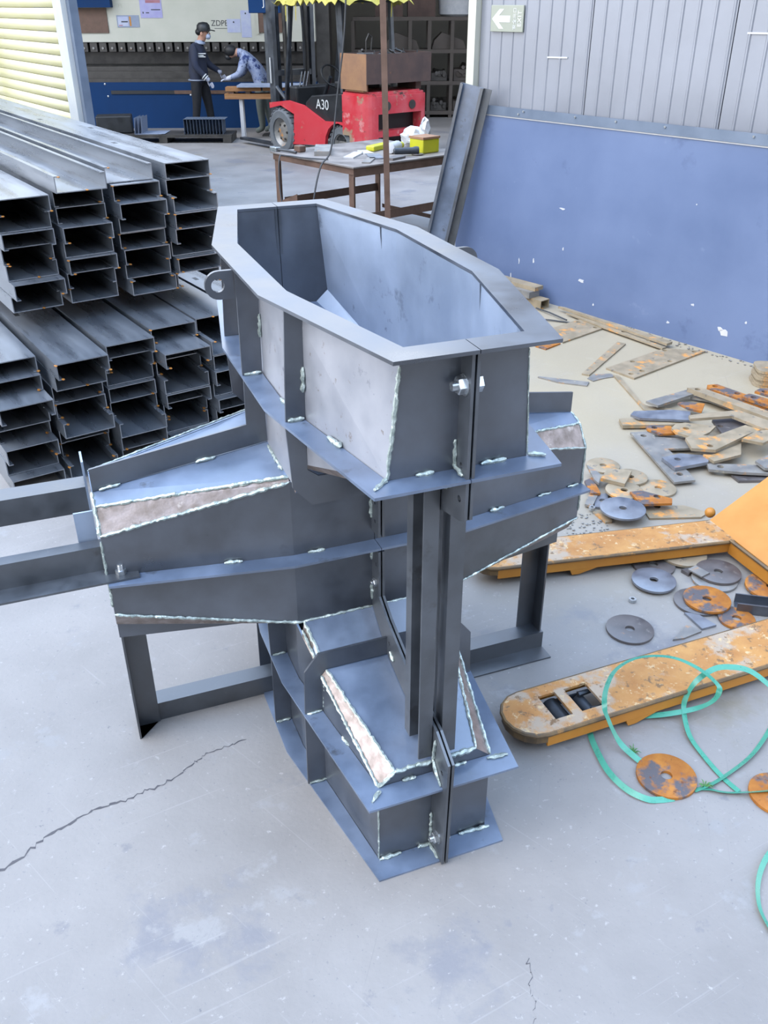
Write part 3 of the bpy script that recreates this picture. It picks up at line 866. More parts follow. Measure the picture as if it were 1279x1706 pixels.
# ------------------------------------------------------------------ loose plates and washers on the right
PMAT = {'tan': 'tan', 'grey': 'grey', 'blue': 'blueplate', 'rust': 'rust', 'dark': 'dark'}
for n, lab, cat, mt, z, t, poly, holes in [["steel_plate","wide rust-edged flat plate with bolt holes lying near the blue wall","plate","tan",0.012,0.012,[[1.462,5.538],[1.947,5.917],[2.215,5.858],[1.601,5.353]],[[1.939,5.871],[2.133,5.843],[1.663,5.656],[1.914,5.658],[1.599,5.429],[1.683,5.482]]],["steel_plate","grey plate with two holes behind the flange corner of the mould","plate","tan",0.012,0.01,[[1.25,6.373],[1.482,6.572],[1.629,6.37],[1.269,6.052]],[[1.466,6.504],[1.564,6.375]]],["flat_bar","long flat bar lying along the foot of the blue wall","bar","tan",0.044,0.018,[[1.362,6.803],[1.408,6.778],[2.013,5.961],[1.963,5.922]],[]],["flat_bar","thin strip of steel with two holes next to the long bar at the wall","bar","tan",0.0235,0.01,[[1.404,6.7],[1.474,6.652],[1.957,5.911],[1.924,5.885],[1.62,6.335]],[[1.741,6.244],[1.871,6.054]]],["flat_bar","short pale flat bar lying alone on the floor left of the wide holed plate","bar","tan",0.01,0.01,[[1.284,5.443],[1.656,6.063],[1.706,6.022],[1.327,5.416]],[]],["flat_bar","thin grey strip lying on the floor just right of the mould","bar","grey",0.008,0.008,[[0.991,5.39],[1.004,5.4],[1.304,5.3],[1.276,5.237],[1.107,5.298]],[]],["steel_offcut","small grey curved offcut under the corner of the wide holed plate","offcut","grey",0.006,0.006,[[1.306,5.37],[1.356,5.436],[1.474,5.452],[1.493,5.402],[1.408,5.369],[1.332,5.321]],[]],["steel_plate","ochre triangular plate corner peeking below the mould top flange","plate","rust",0.01,0.01,[[1.063,5.982],[1.113,6.025],[1.25,6.035],[1.125,5.913]],[]],["flat_bar","broad grey flat bar slanting up at the top left of the scrap pile","bar","grey",0.05,0.014,[[1.551,4.887],[1.848,5.065],[1.896,5.017],[1.604,4.819]],[]],["steel_angle","long straight bar with one hole along the top of the scrap pile","bar","tan",0.075,0.03,[[1.834,5.033],[1.92,5.038],[2.212,4.646],[2.176,4.553]],[[1.889,5.007]]],["steel_angle","rust-tipped bar with a bright edge behind the long straight bar","bar","rust",0.06,0.03,[[1.984,5.115],[2.048,5.128],[2.277,4.809],[2.243,4.72],[1.974,5.059]],[[2.025,5.093],[2.119,4.977]]],["flat_bar","short orange flat bar with a hole at the right frame edge of the scrap pile","bar","rust",0.083,0.02,[[2.109,4.878],[2.167,4.92],[2.274,4.812],[2.236,4.714]],[[2.171,4.862]]],["flat_bar","small orange plate below the rounded plate stack","bar","rust",0.1,0.015,[[2.195,4.916],[2.242,4.958],[2.318,4.938],[2.275,4.826]],[[2.248,4.905]]],["flat_bar","hockey-stick shaped flat bar lying on the floor left of the scrap pile","bar","tan",0.012,0.012,[[1.48,5.415],[1.516,5.4],[1.548,4.94],[1.577,4.897],[1.651,4.879],[1.704,4.86],[1.686,4.812],[1.623,4.8],[1.534,4.843],[1.531,4.903]],[[1.64,4.842]]],["flat_bar","bluish flat bar with an orange rounded end on the left of the pile","bar","blue",0.05,0.014,[[1.413,4.691],[1.442,4.738],[1.489,4.743],[1.669,4.759],[1.767,4.732],[1.73,4.609],[1.452,4.639]],[]],["flat_bar","lowest long tan bar on the left of the pile with a rusty tip","bar","tan",0.03,0.02,[[1.346,4.677],[1.366,4.685],[1.737,4.644],[1.633,4.594],[1.346,4.586]],[]],["steel_bracket","bent tan plate strip draped over the middle of the scrap pile","bracket","tan",0.1,0.016,[[1.699,4.563],[1.828,4.602],[2.002,4.632],[2.137,4.464],[2.098,4.361],[2.048,4.385],[1.938,4.554],[1.693,4.516]],[]],["steel_bracket","chevron-shaped tan plate with an orange corner and slots in the pile front","bracket","tan",0.085,0.016,[[1.605,4.299],[1.656,4.339],[1.768,4.322],[1.98,4.463],[2.048,4.405],[1.941,4.334],[1.719,4.153],[1.6,4.174]],[[1.704,4.201]]],["steel_bracket","round-ended plate with one hole beneath the chevron plate","bracket","tan",0.07,0.014,[[1.579,4.461],[1.617,4.515],[1.676,4.531],[1.83,4.484],[1.771,4.405],[1.673,4.324],[1.586,4.406]],[[1.656,4.453]]],["steel_bracket","angular tan plate at the right edge below the bent strip","bracket","tan",0.104,0.016,[[1.883,4.246],[1.992,4.342],[2.099,4.368],[2.058,4.26],[1.976,4.194]],[]],["steel_plate","comb-shaped grey plate with two large holes at the front of the pile","plate","grey",0.03,0.012,[[1.365,4.49],[1.477,4.505],[1.49,4.43],[1.653,4.41],[1.648,4.286],[1.514,4.279],[1.525,4.232],[1.523,4.088],[1.544,4.029],[1.553,3.923],[1.442,3.9]],[[1.427,4.446],[1.493,3.987]]],["steel_plate","thick square plate with one hole and an orange front edge","plate","blue",0.05,0.018,[[1.44,4.135],[1.547,4.184],[1.694,4.155],[1.665,4.085],[1.476,4.016]],[[1.516,4.116]]],["steel_plate","grey plate with an orange corner under the chevron plate","plate","tan",0.06,0.014,[[1.657,4.152],[1.702,4.148],[1.901,4.283],[1.853,4.148],[1.688,4.069]],[]],["steel_plate","grey plate with a hole at the lower right of the pile","plate","grey",0.04,0.014,[[1.66,4.088],[1.936,4.066],[1.992,4.032],[1.968,3.969],[1.801,3.987],[1.65,4.021]],[[1.717,4.049]]],["steel_plate","bottom dark plate of the pile just above the orange jack frame","plate","dark",0.014,0.014,[[1.764,4.008],[2.001,4.041],[1.967,3.951],[1.78,3.944]],[]],["steel_plate","grey offcut standing out at the right frame edge of the pile","plate","grey",0.065,0.014,[[1.896,4.064],[2.04,4.172],[1.965,3.975],[1.915,3.984]],[]],["flat_bar","thin orange-ended offcut in the middle of the pile","bar","rust",0.06,0.012,[[1.721,4.834],[1.751,4.852],[1.878,4.824],[1.824,4.709],[1.761,4.753]],[]],["flat_bar","grey flat bar lying across under the long straight bar","bar","grey",0.028,0.014,[[1.852,5.003],[2.038,5.079],[2.181,4.78],[2.068,4.781],[1.951,4.946]],[]],["flat_bar","dark flat piece buried under the bent strip","bar","dark",0.055,0.014,[[1.849,4.6],[1.99,4.65],[2.1,4.499],[2.049,4.436],[1.845,4.421]],[[1.867,4.517]]],["steel_plate","rust-brown plate with a hole lying left below the bars","plate","rust",0.045,0.012,[[1.463,4.542],[1.49,4.555],[1.602,4.541],[1.601,4.444],[1.512,4.437],[1.459,4.501]],[[1.505,4.522]]],["steel_plate","square tan plate lying on the washers beside the right arm","plate","tan",0.058,0.018,[[1.072,3.895],[1.13,3.999],[1.244,3.972],[1.176,3.832]],[]],["steel_plate","orange-edged trapezoid plate with a hole among the washers","plate","rust",0.052,0.012,[[1.184,3.762],[1.242,3.775],[1.369,3.694],[1.356,3.648],[1.206,3.64]],[[1.302,3.714]]],["steel_plate","brown plate partly hidden behind the orange far fork","plate","tan",0.01,0.01,[[1.228,3.693],[1.432,3.702],[1.527,3.633],[1.482,3.59],[1.238,3.58]],[[1.302,3.69]]],["steel_offcut","orange-edged strip beside the right arm end of the mould","offcut","rust",0.03,0.012,[[0.999,3.919],[1.046,3.956],[1.052,3.789],[1.003,3.789]],[]],["steel_offcut","pale bent strip standing by the right arm end of the mould","offcut","grey",0.045,0.012,[[1.038,4.067],[1.063,4.025],[1.086,3.963],[1.057,3.862],[1.043,3.902]],[]],["steel_offcut","blue-grey plate with a hole under the big rounded plate","offcut","blue",0.012,0.012,[[1.03,3.803],[1.096,3.821],[1.065,3.668],[1.002,3.687]],[[1.055,3.748]]],["steel_offcut","small grey square offcut under the right belt flange","offcut","grey",0.02,0.012,[[0.959,3.7],[0.996,3.793],[1.037,3.783],[0.99,3.677]],[]],["steel_offcut","narrow offcut beside the big rounded plate near the far fork","offcut","tan",0.01,0.01,[[0.987,3.645],[1.056,3.667],[1.059,3.553],[1.025,3.544]],[]],["steel_offcut","blue-grey notched offcut below the leaning washer pair","offcut","blue",0.01,0.01,[[1.183,2.843],[1.232,2.835],[1.283,2.761],[1.22,2.738]],[]],["steel_offcut","grey triangular offcut with an orange tip beside the near fork","offcut","grey",0.008,0.008,[[1.091,2.674],[1.171,2.767],[1.216,2.726],[1.136,2.683]],[]],["steel_offcut","small brown block between the blue washer and the washer stack","offcut","dark",0.015,0.015,[[1.257,3.141],[1.324,3.174],[1.35,3.165],[1.279,3.108]],[]],["steel_offcut","tiny brown chip left of the blue channel offcut","offcut","dark",0.008,0.008,[[1.383,2.884],[1.42,2.878],[1.413,2.847],[1.381,2.854]],[]]]:
    cx = sum(p[0] for p in poly) / len(poly)
    cy = sum(p[1] for p in poly) / len(poly)
    lp = [(p[0] - cx, p[1] - cy) for p in poly]
    o = MB().holed(lp, [(h[0] - cx, h[1] - cy, .017) for h in holes], t, seg=12).build(n, PMAT[mt], None, (cx, cy, max(.0005, z - t)))
    tag(o, lab, cat, 'scrap plates and bars')
for lab, mt, z, r, c in [["tan washer nearest the right arm end of the mould","tan",0.012,0.085,[1.139,4.127]],["washer half hidden under the square tan plate","tan",0.0255,0.085,[1.242,3.974]],["brown washer at the right of the group behind the far fork","tan",0.012,0.088,[1.358,3.878]],["washer under the orange-edged trapezoid plate","tan",0.0385,0.09,[1.17,3.808]],["big blue-grey washer leaning against the far fork","blue",0.053,0.105,[1.114,3.605]],["blue washer with rust flecks in front of the far fork","blue",0.023,0.09,[1.118,3.056]],["dark washer in the shade behind the blue washer","dark",0.01,0.09,[1.153,3.189]],["washer half under the far fork beside the shaded washer","tan",0.024,0.1,[1.296,3.255]],["grey lower washer of the stack below the jack frame","grey",0.012,0.092,[1.377,3.076]],["dark upper washer with orange rim on the stack below the jack frame","dark",0.026,0.092,[1.403,3.113]],["dark lower washer of the leaning pair","dark",0.012,0.092,[1.257,2.917]],["orange and brown upper washer of the leaning pair","rust",0.026,0.092,[1.293,2.915]],["dark washer lying alone between the forks","dark",0.012,0.09,[0.943,2.738]],["orange washer at the right frame edge under the jack frame","rust",0.02,0.1,[1.585,3.01]],["orange half-hidden washer tucked behind the near fork","rust",0.008,0.07,[1.376,2.804]],["bright orange rusted washer lying inside the green strap loops","rust",0.012,0.092,[0.877,1.992]],["orange washer cut by the right frame edge near the green strap","rust",0.012,0.085,[1.195,1.916]]]:
    prof = [(r, .001), (r, .011), (r - .0015, .012), (.0185, .012), (.0175, .011), (.0175, .001), (.0185, 0), (r - .0015, 0)]
    o = MB().lathe(prof, 40, closed=True).build('disc_washer', PMAT[mt], None, (c[0], c[1], max(.0005, z - .012)), random.uniform(0, 6), smooth=True)
    tag(o, lab, 'washer', 'large steel washers')
# stacks of rounded plates by the wall
def round_plate(cx, cy, z, w, d, rz, lab, grp, rr=.05, hole=True):
    pts = []
    for sx, sy in ((1, 1), (-1, 1), (-1, -1), (1, -1)):
        a0 = {(1, 1): 0, (-1, 1): PI / 2, (-1, -1): PI, (1, -1): 1.5 * PI}[(sx, sy)]
        for k in range(5):
            a = a0 + PI / 2 * k / 4
            pts.append((sx * (w / 2 - rr) + rr * math.cos(a), sy * (d / 2 - rr) + rr * math.sin(a)))
    o = MB().holed(pts, [(-.08, -.04, .016)] if hole else [], .016, seg=10).build('steel_plate', 'tan', None, (cx, cy, z), rz)
    tag(o, lab, 'plate', grp)
for k in range(7):
    round_plate(2.50 + .006 * (k % 3), 5.29 - .004 * k, .001 + k * .0165, .34, .2, -.15 + .02 * (k % 2), '%s plate from the floor in the round-cornered plate stack by the wall' % ORD[k], 'round-cornered plate stack')
for k in range(9):
    round_plate(2.72 + .003 * (k % 2), 5.66, .001 + k * .0165, .3, .2, -.5, '%s plate from the floor in the rear plate stack at the right frame edge' % ORD[k], 'rear plate stack', .02, False)
# channel offcut, clip, nut bits
b = MB().box(0, .2, 0, .006, 0, .045)
b.box(0, .2, .006, .07, 0, .006)
b.box(0, .2, .07, .076, 0, .045)
tag(b.build('channel_offcut', 'steel', None, (1.39, 2.85, .001), -.22), 'blue-grey channel offcut lying beside the near fork', 'offcut')
b = MB().prism([(0, 0, .03), (.05, 0, .03), (.055, .0, .026), (.062, 0, 0), (.056, 0, 0), (.05, 0, .024), (0, 0, .024)], (0, .07, 0))
tag(b.build('bent_clip', 'grey', None, (1.315, 3.06, .003), .6), 'small bent grey clip leaning over the washer stack', 'clip')
for k, (x, y) in enumerate(((.985, 3.66), (1.0, 2.93))):
    o = MB().lathe([(.016, 0), (.016, .014), (.008, .014), (.008, 0)], 6, closed=True).build('hex_nut', 'zinc', None, (x, y, .0125 if k == 0 else .001))
    tag(o, ['shiny hex nut on the tan washer by the right arm', 'shiny hex nut lying by the leaning washer pair'][k], 'nut', 'loose nuts')
rnd = random.Random(9)
gb = MB()
for k in range(160):
    x, y = .83 + rnd.uniform(0, .2), 3.3 + rnd.uniform(0, .35)
    r = rnd.uniform(.003, .008)
    gb.ball((x, y, r * .5), (r, r * .8, r * .5), 5, 3)
for k in range(80):
    x, y = 2.15 + rnd.uniform(-.5, .55), 0
    y = 6.95 - (x - 1.39) * 1.2143 - rnd.uniform(.03, .15)
    r = rnd.uniform(.004, .012)
    gb.ball((x, y, r * .5), (r, r * .8, r * .5), 5, 3)
g = gb.build('grinding_debris', 'grey')
tag(g, 'loose chips and grinding debris on the floor among the scrap', 'debris')
g['kind'] = 'stuff'
# bars piled at the wall foot behind the mould
WD = Vector((.6357, -.7719, 0))
def wall_pt(s, d, z):
    n = Vector((-.7719, -.6357, 0))
    p = Vector((1.39, 6.95, 0)) + WD * s + n * d
    return (p.x, p.y, z)
tb = MB()
o_ = [(-.05, 0), (.05, 0), (.05, .07), (-.05, .07)]
i_ = [(-.044, .006), (.044, .006), (.044, .064), (-.044, .064)]
vs = [(x, 0, z) for x, z in o_] + [(x, 0, z) for x, z in i_] + [(x, .9, z) for x, z in o_] + [(x, .9, z) for x, z in i_]
fs = []
for k in range(4):
    j = (k + 1) % 4
    fs += [(k, j, 4 + j, 4 + k), (8 + k, 12 + k, 12 + j, 8 + j), (k, 8 + k, 8 + j, j), (4 + k, 4 + j, 12 + j, 12 + k)]
tb.add(vs, fs)
tag(tb.build('box_tube', 'tan', None, wall_pt(-.02, .14, .001), WA + PI / 2), 'short open-ended box tube lying at the foot of the blue wall', 'tube')
tag(MB().box(-.06, .06, 0, .9, 0, .05).build('steel_bar', 'grey', None, wall_pt(-.12, .16, .0725), WA + PI / 2), 'grey bar lying on top of the box tube by the blue wall', 'bar')
tag(MB().box(-.05, .05, 0, .8, 0, .03).build('steel_bar', 'tan', None, wall_pt(-.11, .12, .1235), WA + PI / 2 + .04), 'topmost brown bar on the heap at the foot of the blue wall', 'bar')
tag(MB().box(-.05, .05, 0, .7, 0, .04).build('steel_bar', 'tan', None, wall_pt(-.1, .32, .001), WA + PI / 2 + .25), 'brown bar angled out from the heap at the blue wall', 'bar')
tag(MB().tube([(1.03, 6.62, .006), (1.25, 6.56, .012), (1.42, 6.5, .006)], .006, 6).build('thin_rod', 'cable'), 'thin dark rod lying by the heap at the wall', 'rod', 'thin rods')
tag(MB().tube([(1.2, 6.86, .012), (1.28, 6.72, .02), (1.38, 6.53, .019)], .006, 6).build('thin_rod', 'cable'), 'thin dark rod crossing the other rod by the heap', 'rod', 'thin rods')

# ------------------------------------------------------------------ beam leaning on the wall corner
top = Vector((.70, 7.62, 1.54))
foot = Vector((.40, 7.72, .04))
ax = (top - foot).normalized()
L = (top - foot).length
wv = Vector((.85, -.25, 0))
wv = (wv - ax * wv.dot(ax)).normalized()
dv = ax.cross(wv)
lb = thing('leaning_channel', 'bluish steel channel leaning against the corner of the blue wall', 'channel beam', (foot.x, foot.y, 0))
def lean_part(name, w0, w1, d0, d1, m):
    pts = []
    for a, b_ in ((w0, d0), (w1, d0), (w1, d1), (w0, d1)):
        q = foot + wv * a + dv * b_ - Vector((foot.x, foot.y, 0))
        pts.append(q)
    MB().prism(pts, ax * L).build(name, m, lb)
if dv.y > 0:
    dv = -dv
lean_part('web', -.085, .085, -.004, .004, 'steel_blue')  # bluish light on the web comes from the tinted steel colour
lean_part('flange', -.093, -.085, -.004, .06, 'steel')
lean_part('flange', .085, .093, -.004, .06, 'steel')
lean_part('lip', -.085, -.07, .052, .06, 'steel')
lean_part('lip', .07, .085, .052, .06, 'steel')
lean_part('back_flange', .093, .15, -.012, .0, 'steel_edge')

# ------------------------------------------------------------------ pallet truck
pt = thing('pallet_truck', 'worn orange pallet truck with two forks lying low on the right', 'pallet truck', (0, 0, 0))
def fork(name, tipc, ang, ln, w, hole=True):
    """tipc: centre of tip; ang direction tip->heel"""
    c, s_ = math.cos(ang), math.sin(ang)
    def fn(u, v, wz):
        return (tipc[0] + c * u - s_ * v, tipc[1] + s_ * u + c * v, wz)
    h = w / 2
    out = []
    for k in range(9):
        a = PI / 2 + PI * k / 8
        out.append((h * .95 + h * .95 * math.cos(a), h * math.sin(a)))
    out += [(ln, -h), (ln, h)]
    f = MB()
    hl = []
    def rect(u0, u1, v0, v1):
        return (u0, u1, v0, v1)
    # top plate with two rectangular windows near the tip: built of strips so the windows are real
    win = [(.15, .215), (.25, .335)] if hole else []
    e = h * .56
    top_ = MB()
    if win:
        arc = [p for p in out if p[0] <= h * .951]
        top_.prism([fn(u, v, .082) for u, v in arc] + [fn(win[0][0], -h, .082), fn(win[0][0], h, .082)], (0, 0, .010))
        top_.prism([fn(win[0][0], e, .082), fn(win[1][1], e, .082), fn(win[1][1], h, .082), fn(win[0][0], h, .082)], (0, 0, .010))
        top_.prism([fn(win[0][0], -h, .082), fn(win[1][1], -h, .082), fn(win[1][1], -e, .082), fn(win[0][0], -e, .082)], (0, 0, .010))
        top_.prism([fn(win[0][1], -e, .082), fn(win[1][0], -e, .082), fn(win[1][0], e, .082), fn(win[0][1], e, .082)], (0, 0, .010))
        top_.prism([fn(win[1][1], -h, .082), fn(ln, -h, .082), fn(ln, h, .082), fn(win[1][1], h, .082)], (0, 0, .010))
    else:
        top_.prism([fn(u, v, .082) for u, v in out], (0, 0, .010))
    fk = top_.build(name, 'orange_worn', pt)
    # skirt along both sides
    sk = MB()
    for sgn in (-1, 1):
        sk.prism([fn(h * .95, sgn * h, .034), fn(ln, sgn * h, .034), fn(ln, sgn * h, .0815), fn(h * .95, sgn * h, .0815)], (-sgn * -s_ * .008, -sgn * c * .008, 0))
    ed = MB()
    arc = [(h * .95 + h * .95 * math.cos(PI / 2 + PI * k / 8), h * math.sin(PI / 2 + PI * k / 8)) for k in range(9)]
    ed.tube([fn(ln, h, .084)] + [fn(u, v, .084) for u, v in arc] + [fn(ln, -h, .084)], .0085, 8)
    sk.build('skirt', 'orange', fk)
    sk2 = MB()
    for k in range(8):
        a, b_ = arc[k], arc[k + 1]
        sk2.add([fn(a[0], a[1], .05), fn(b_[0], b_[1], .05), fn(b_[0], b_[1], .082), fn(a[0], a[1], .082)], [(0, 1, 2, 3)])
    sk2.build('tip_skirt', 'orange_edge', fk)
    ed.build('worn_rim', 'orange_edge', fk, smooth=True)
    wl = MB()
    p0, p1 = fn(.20, -h * .55, .035), fn(.20, h * .55, .035)
    wl.tube([p0, p1], .034, 18)
    wl.build('roller', 'blackmetal', fk, smooth=True)
    p0, p1 = fn(.31, -h * .5, .03), fn(.31, h * .5, .03)
    MB().tube([p0, p1], .024, 16).build('roller', 'blackmetal', fk, smooth=True)
    lk = MB()
    for sgn in (-1, 1):
        lk.prism([fn(.19, sgn * h * .62, .03), fn(.33, sgn * h * .62, .022), fn(.33, sgn * h * .62, .05), fn(.19, sgn * h * .62, .055)], (s_ * .006, -c * .006, 0))
    lk.tube([fn(.245, -h * .5, .062), fn(.245, h * .5, .062)], .009, 8)
    lk.tube([fn(.30, -h * .4, .066), fn(.36, -h * .4, .066), fn(.36, h * .4, .066), fn(.30, h * .4, .066)], .010, 6)
    lk.build('roller_linkage', 'blackmetal', fk)
    gs = MB()
    for sgn in (-1,):
        gs.prism([fn(.40, sgn * h, .0335), fn(.52, sgn * h, .0335), fn(.44, sgn * h, .010), fn(.41, sgn * h, .010)], (-s_ * .012, c * .012, 0))
    gs.build('gusset', 'orange', fk)
    return fn
fa = math.atan2(.43, 1.0)
fn1 = fork('fork', (.392, 2.152), fa - .02, 1.42, .205)
fb = math.atan2(.20, 1.0)
fn2 = fork('fork', (.37, 3.115), fb, 1.14, .175, False)
A1 = Vector(fn2(1.12, .09, .09))
A2 = Vector(fn2(1.12, -.09, .09))
B1 = Vector(fn1(1.40, .10, .09))
B2 = Vector(fn1(1.40, -.10, .09))
bk = Vector((.95, .32, 0)).normalized()
br = MB()
up = Vector((0, 0, .19))
lo_edge = [A1 - bk * .01, A2, B1, B2]
br.add([A1, B2, B2 + bk * .30 + up, A1 + bk * .30 + up, A1 - Vector((0, 0, .012)), B2 - Vector((0, 0, .012)), B2 + bk * .30 + up - Vector((0, 0, .015)), A1 + bk * .30 + up - Vector((0, 0, .015))],
       [(0, 1, 2, 3), (4, 7, 6, 5), (0, 4, 5, 1), (1, 5, 6, 2), (2, 6, 7, 3), (3, 7, 4, 0)])
hb = br.build('heel_plate', 'orange', pt)
sd_ = (B2 - A2)
MB().prism([A2 + Vector((0, 0, -.008)), B1 + Vector((0, 0, -.008)), B1 + Vector((0, 0, -.06)), A2 + Vector((0, 0, -.06))], bk * .012).build('heel_skirt', 'orange', pt)
MB().tube([A2 + Vector((0, 0, .003)), B1 + Vector((0, 0, .003))], .008, 6).build('worn_rim', 'orange_edge', pt)
MB().ball(tuple(A1 + bk * .06 + Vector((-.03, .05, .0))), .024, 12, 8).build('pivot_boss', 'orange', pt, smooth=True)
H0 = (A1 + B2) / 2 + bk * .42
MB().box(-.16, .16, -.2, .2, .12, .46).build('pump_housing', 'orange', pt, (H0.x, H0.y, 0), math.atan2(bk.y, bk.x), bevel=.01)
w_ = MB()
for sgn in (-1, 1):
    w_.lathe([(.085, sgn * .03 - .025), (.09, sgn * .03 - .02), (.09, sgn * .03 + .02), (.085, sgn * .03 + .025)], 20, (0, 0, .09), 'y')
w_.build('steer_wheel', 'blackmetal', pt, (H0.x + bk.x * .05, H0.y + bk.y * .05, 0), math.atan2(bk.y, bk.x), smooth=True)
MB().tube([(H0.x + bk.x * .05, H0.y + bk.y * .05, .46), (H0.x + bk.x * .25, H0.y + bk.y * .25, 1.15)], .018, 10).build('handle', 'orange', pt)

# ------------------------------------------------------------------ green strapping band
def ribbon(paths, name, w):
    mb = MB()
    for pts in paths:
        P = [Vector(p) for p in pts]
        Q = []
        for i in range(len(P) - 1):
            p0, p1, p2, p3 = P[max(i - 1, 0)], P[i], P[i + 1], P[min(i + 2, len(P) - 1)]
            for k in range(6):
                t = k / 6
                Q.append(.5 * ((2 * p1) + (p2 - p0) * t + (2 * p0 - 5 * p1 + 4 * p2 - p3) * t * t + (3 * p1 - p0 - 3 * p2 + p3) * t ** 3))
        Q.append(P[-1])
        vs, fs = [], []
        for i, q in enumerate(Q):
            d = (Q[min(i + 1, len(Q) - 1)] - Q[max(i - 1, 0)]).normalized()
            side = d.cross(Vector((0, 0, 1))).normalized()
            ph = .35 + .3 * math.sin(i * .07)
            uv = (side * math.cos(ph) + Vector((0, 0, 1)) * math.sin(ph)) * w / 2
            nn = d.cross(uv).normalized() * .0004
            z = max(0, w / 2 * math.sin(ph) + .001 - q.z)
            q = q + Vector((0, 0, z))
            vs += [q + uv + nn, q - uv + nn, q - uv - nn, q + uv - nn]
        for i in range(len(Q) - 1):
            for k in range(4):
                k2 = (k + 1) % 4
                fs.append((4 * i + k, 4 * i + k2, 4 * i + 4 + k2, 4 * i + 4 + k))
        mb.add(vs, fs)
    return mb.build(name, 'strap', smooth=True)
tag(ribbon([[[0.876,1.905,0.004],[0.833,1.898,0.006],[0.791,1.898,0.01],[0.739,1.935,0.012],[0.699,2.003,0.015],[0.68,2.097,0.015],[0.676,2.176,0.012],[0.691,2.23,0.006]],[[0.816,2.048,0.008],[0.799,2.065,0.012],[0.757,2.114,0.03],[0.719,2.135,0.1],[0.702,2.153,0.15],[0.719,2.215,0.17],[0.764,2.291,0.18],[0.833,2.336,0.19],[0.913,2.353,0.19],[0.989,2.348,0.18],[1.052,2.304,0.17],[1.1,2.271,0.14],[1.107,2.255,0.12],[1.089,2.25,0.08],[1.038,2.258,0.04],[0.927,2.252,0.02],[0.808,2.255,0.01]],[[1.322,2.272,0.08],[1.28,2.293,0.12],[1.227,2.321,0.15],[1.168,2.33,0.16],[1.105,2.321,0.16],[1.041,2.294,0.13],[1.015,2.284,0.07],[1.007,2.262,0.03],[1.0,2.164,0.012],[1.023,2.07,0.006],[1.053,1.987,0.004],[1.083,1.932,0.004]],[[0.946,1.934,0.004],[0.986,1.951,0.005],[1.035,1.976,0.006],[1.146,2.054,0.01],[1.224,2.131,0.012],[1.337,2.272,0.01]],[[0.963,1.943,0.004],[0.996,1.94,0.004],[1.034,1.928,0.004],[1.112,1.921,0.014],[1.2,1.924,0.02]]], 'packing_strap', .019), 'green plastic packing strap looping over the near fork', 'strap')
tag(ribbon([[[1.136,1.744,0.01],[1.066,1.674,0.02],[1.025,1.615,0.02],[1.003,1.562,0.015],[0.995,1.511,0.01],[1.005,1.444,0.006]]], 'packing_strap', .016), 'short green strap curl at the lower right frame edge', 'strap')
rnd = random.Random(4)
for k, (x, y, lab) in enumerate(((.80, 2.10, 'tiny green weed sprig above the orange washer'), (.985, 1.955, 'tiny green weed sprig right of the orange washer'))):
    gbm = MB()
    for q in range(14):
        a = rnd.uniform(0, 6.28)
        l = rnd.uniform(.012, .03)
        gbm.tube([(0, 0, .0005), (math.cos(a) * l * .6, math.sin(a) * l * .6, .006 + l * .3), (math.cos(a) * l, math.sin(a) * l, .006 + l * .2)], [.0015, .0018, .0004], 4)
    tag(gbm.build('weed_sprig', 'grass', None, (x, y, 0)), lab, 'weed')
# ------------------------------------------------------------------ work table behind the mould
TB = thing('work_table', 'rust-stained steel work table behind the mould with tools on top', 'table', (-.27, 8.55, 0), math.atan2(-1.0, .86))
# local x runs from the left corner towards the near corner, local y away to the right
tl, tw, thh = 1.32, 1.45, .80
MB().box(-tl, 0, 0, tw, thh - .012, thh).build('table_top', 'tabletop', TB)
ap = MB().box(-tl + .02, -.02, .015, .022, thh - .07, thh - .0125)
ap.box(-.022, -.015, .015, tw - .02, thh - .09, thh - .0125)
ap.box(-tl + .02, -.02, tw - .03, tw - .023, thh - .07, thh - .0125)
ap.build('apron', 'brown', TB)
for x in (-tl + .03, -.1):
    for y in (.025, tw - .1):
        b = MB().box(x, x + .07, y, y + .007, 0, thh - .0125)
        b.box(x, x + .007, y + .007, y + .07, 0, thh - .0125)
        b.build('leg', 'brown', TB)
b = MB().box(-.062, -.055, .1, tw - .1, .28, .36)
b.box(-tl + .06, -tl + .067, .1, tw - .1, .28, .36)
b.box(-tl + .1, -.1, tw - .06, tw - .053, .1, .14)
b.build('brace', 'brown', TB)
MB().prism([(-tl + .1, .03, .28), (-tl + .38, .03, .28), (-tl + .38, .03, .44), (-tl + .1, .03, .34)], (0, .006, 0)).build('side_sheet', 'brown', TB)
ta = math.atan2(-1.0, .86)
def on_table(x, y, z=.8005):
    c, s_ = math.cos(ta), math.sin(ta)
    return (-.27 + c * x - s_ * y, 8.55 + s_ * x + c * y, z)
# yellow box, bag and other things on it
yb = thing('yellow_box', 'bright yellow plastic tub on the right of the work table', 'box', on_table(-.28, 1.14), ta)
MB().box(-.1, .1, -.11, .11, 0, .13).build('tub', 'yellow', yb, bevel=.01)
MB().box(-.105, .105, -.115, .115, .13, .15).build('rim', 'rustbin_lit', yb)
bg = MB()
rnd = random.Random(12)
bg.ball((0, 0, .1), (.16, .14, .1), 14, 9)
bg.ball((.1, .05, .17), (.06, .05, .12), 10, 7)
bg.v = [(x + rnd.uniform(-.02, .02), y + rnd.uniform(-.02, .02), max(0, z + rnd.uniform(-.015, .015))) for x, y, z in bg.v]
tag(bg.build('plastic_bag', 'bag', None, on_table(-.55, 1.26), ta), 'crumpled white plastic bag behind the yellow tub', 'bag')
bt = thing('plastic_bottle', 'white plastic bottle with yellow cap lying on the table', 'bottle', on_table(-.45, .9, .8005), ta + .4)
MB().lathe([(.02, -.12), (.05, -.115), (.052, .06), (.03, .1)], 14, (0, 0, .053), 'y').build('bottle_body', 'bag', bt, smooth=True)
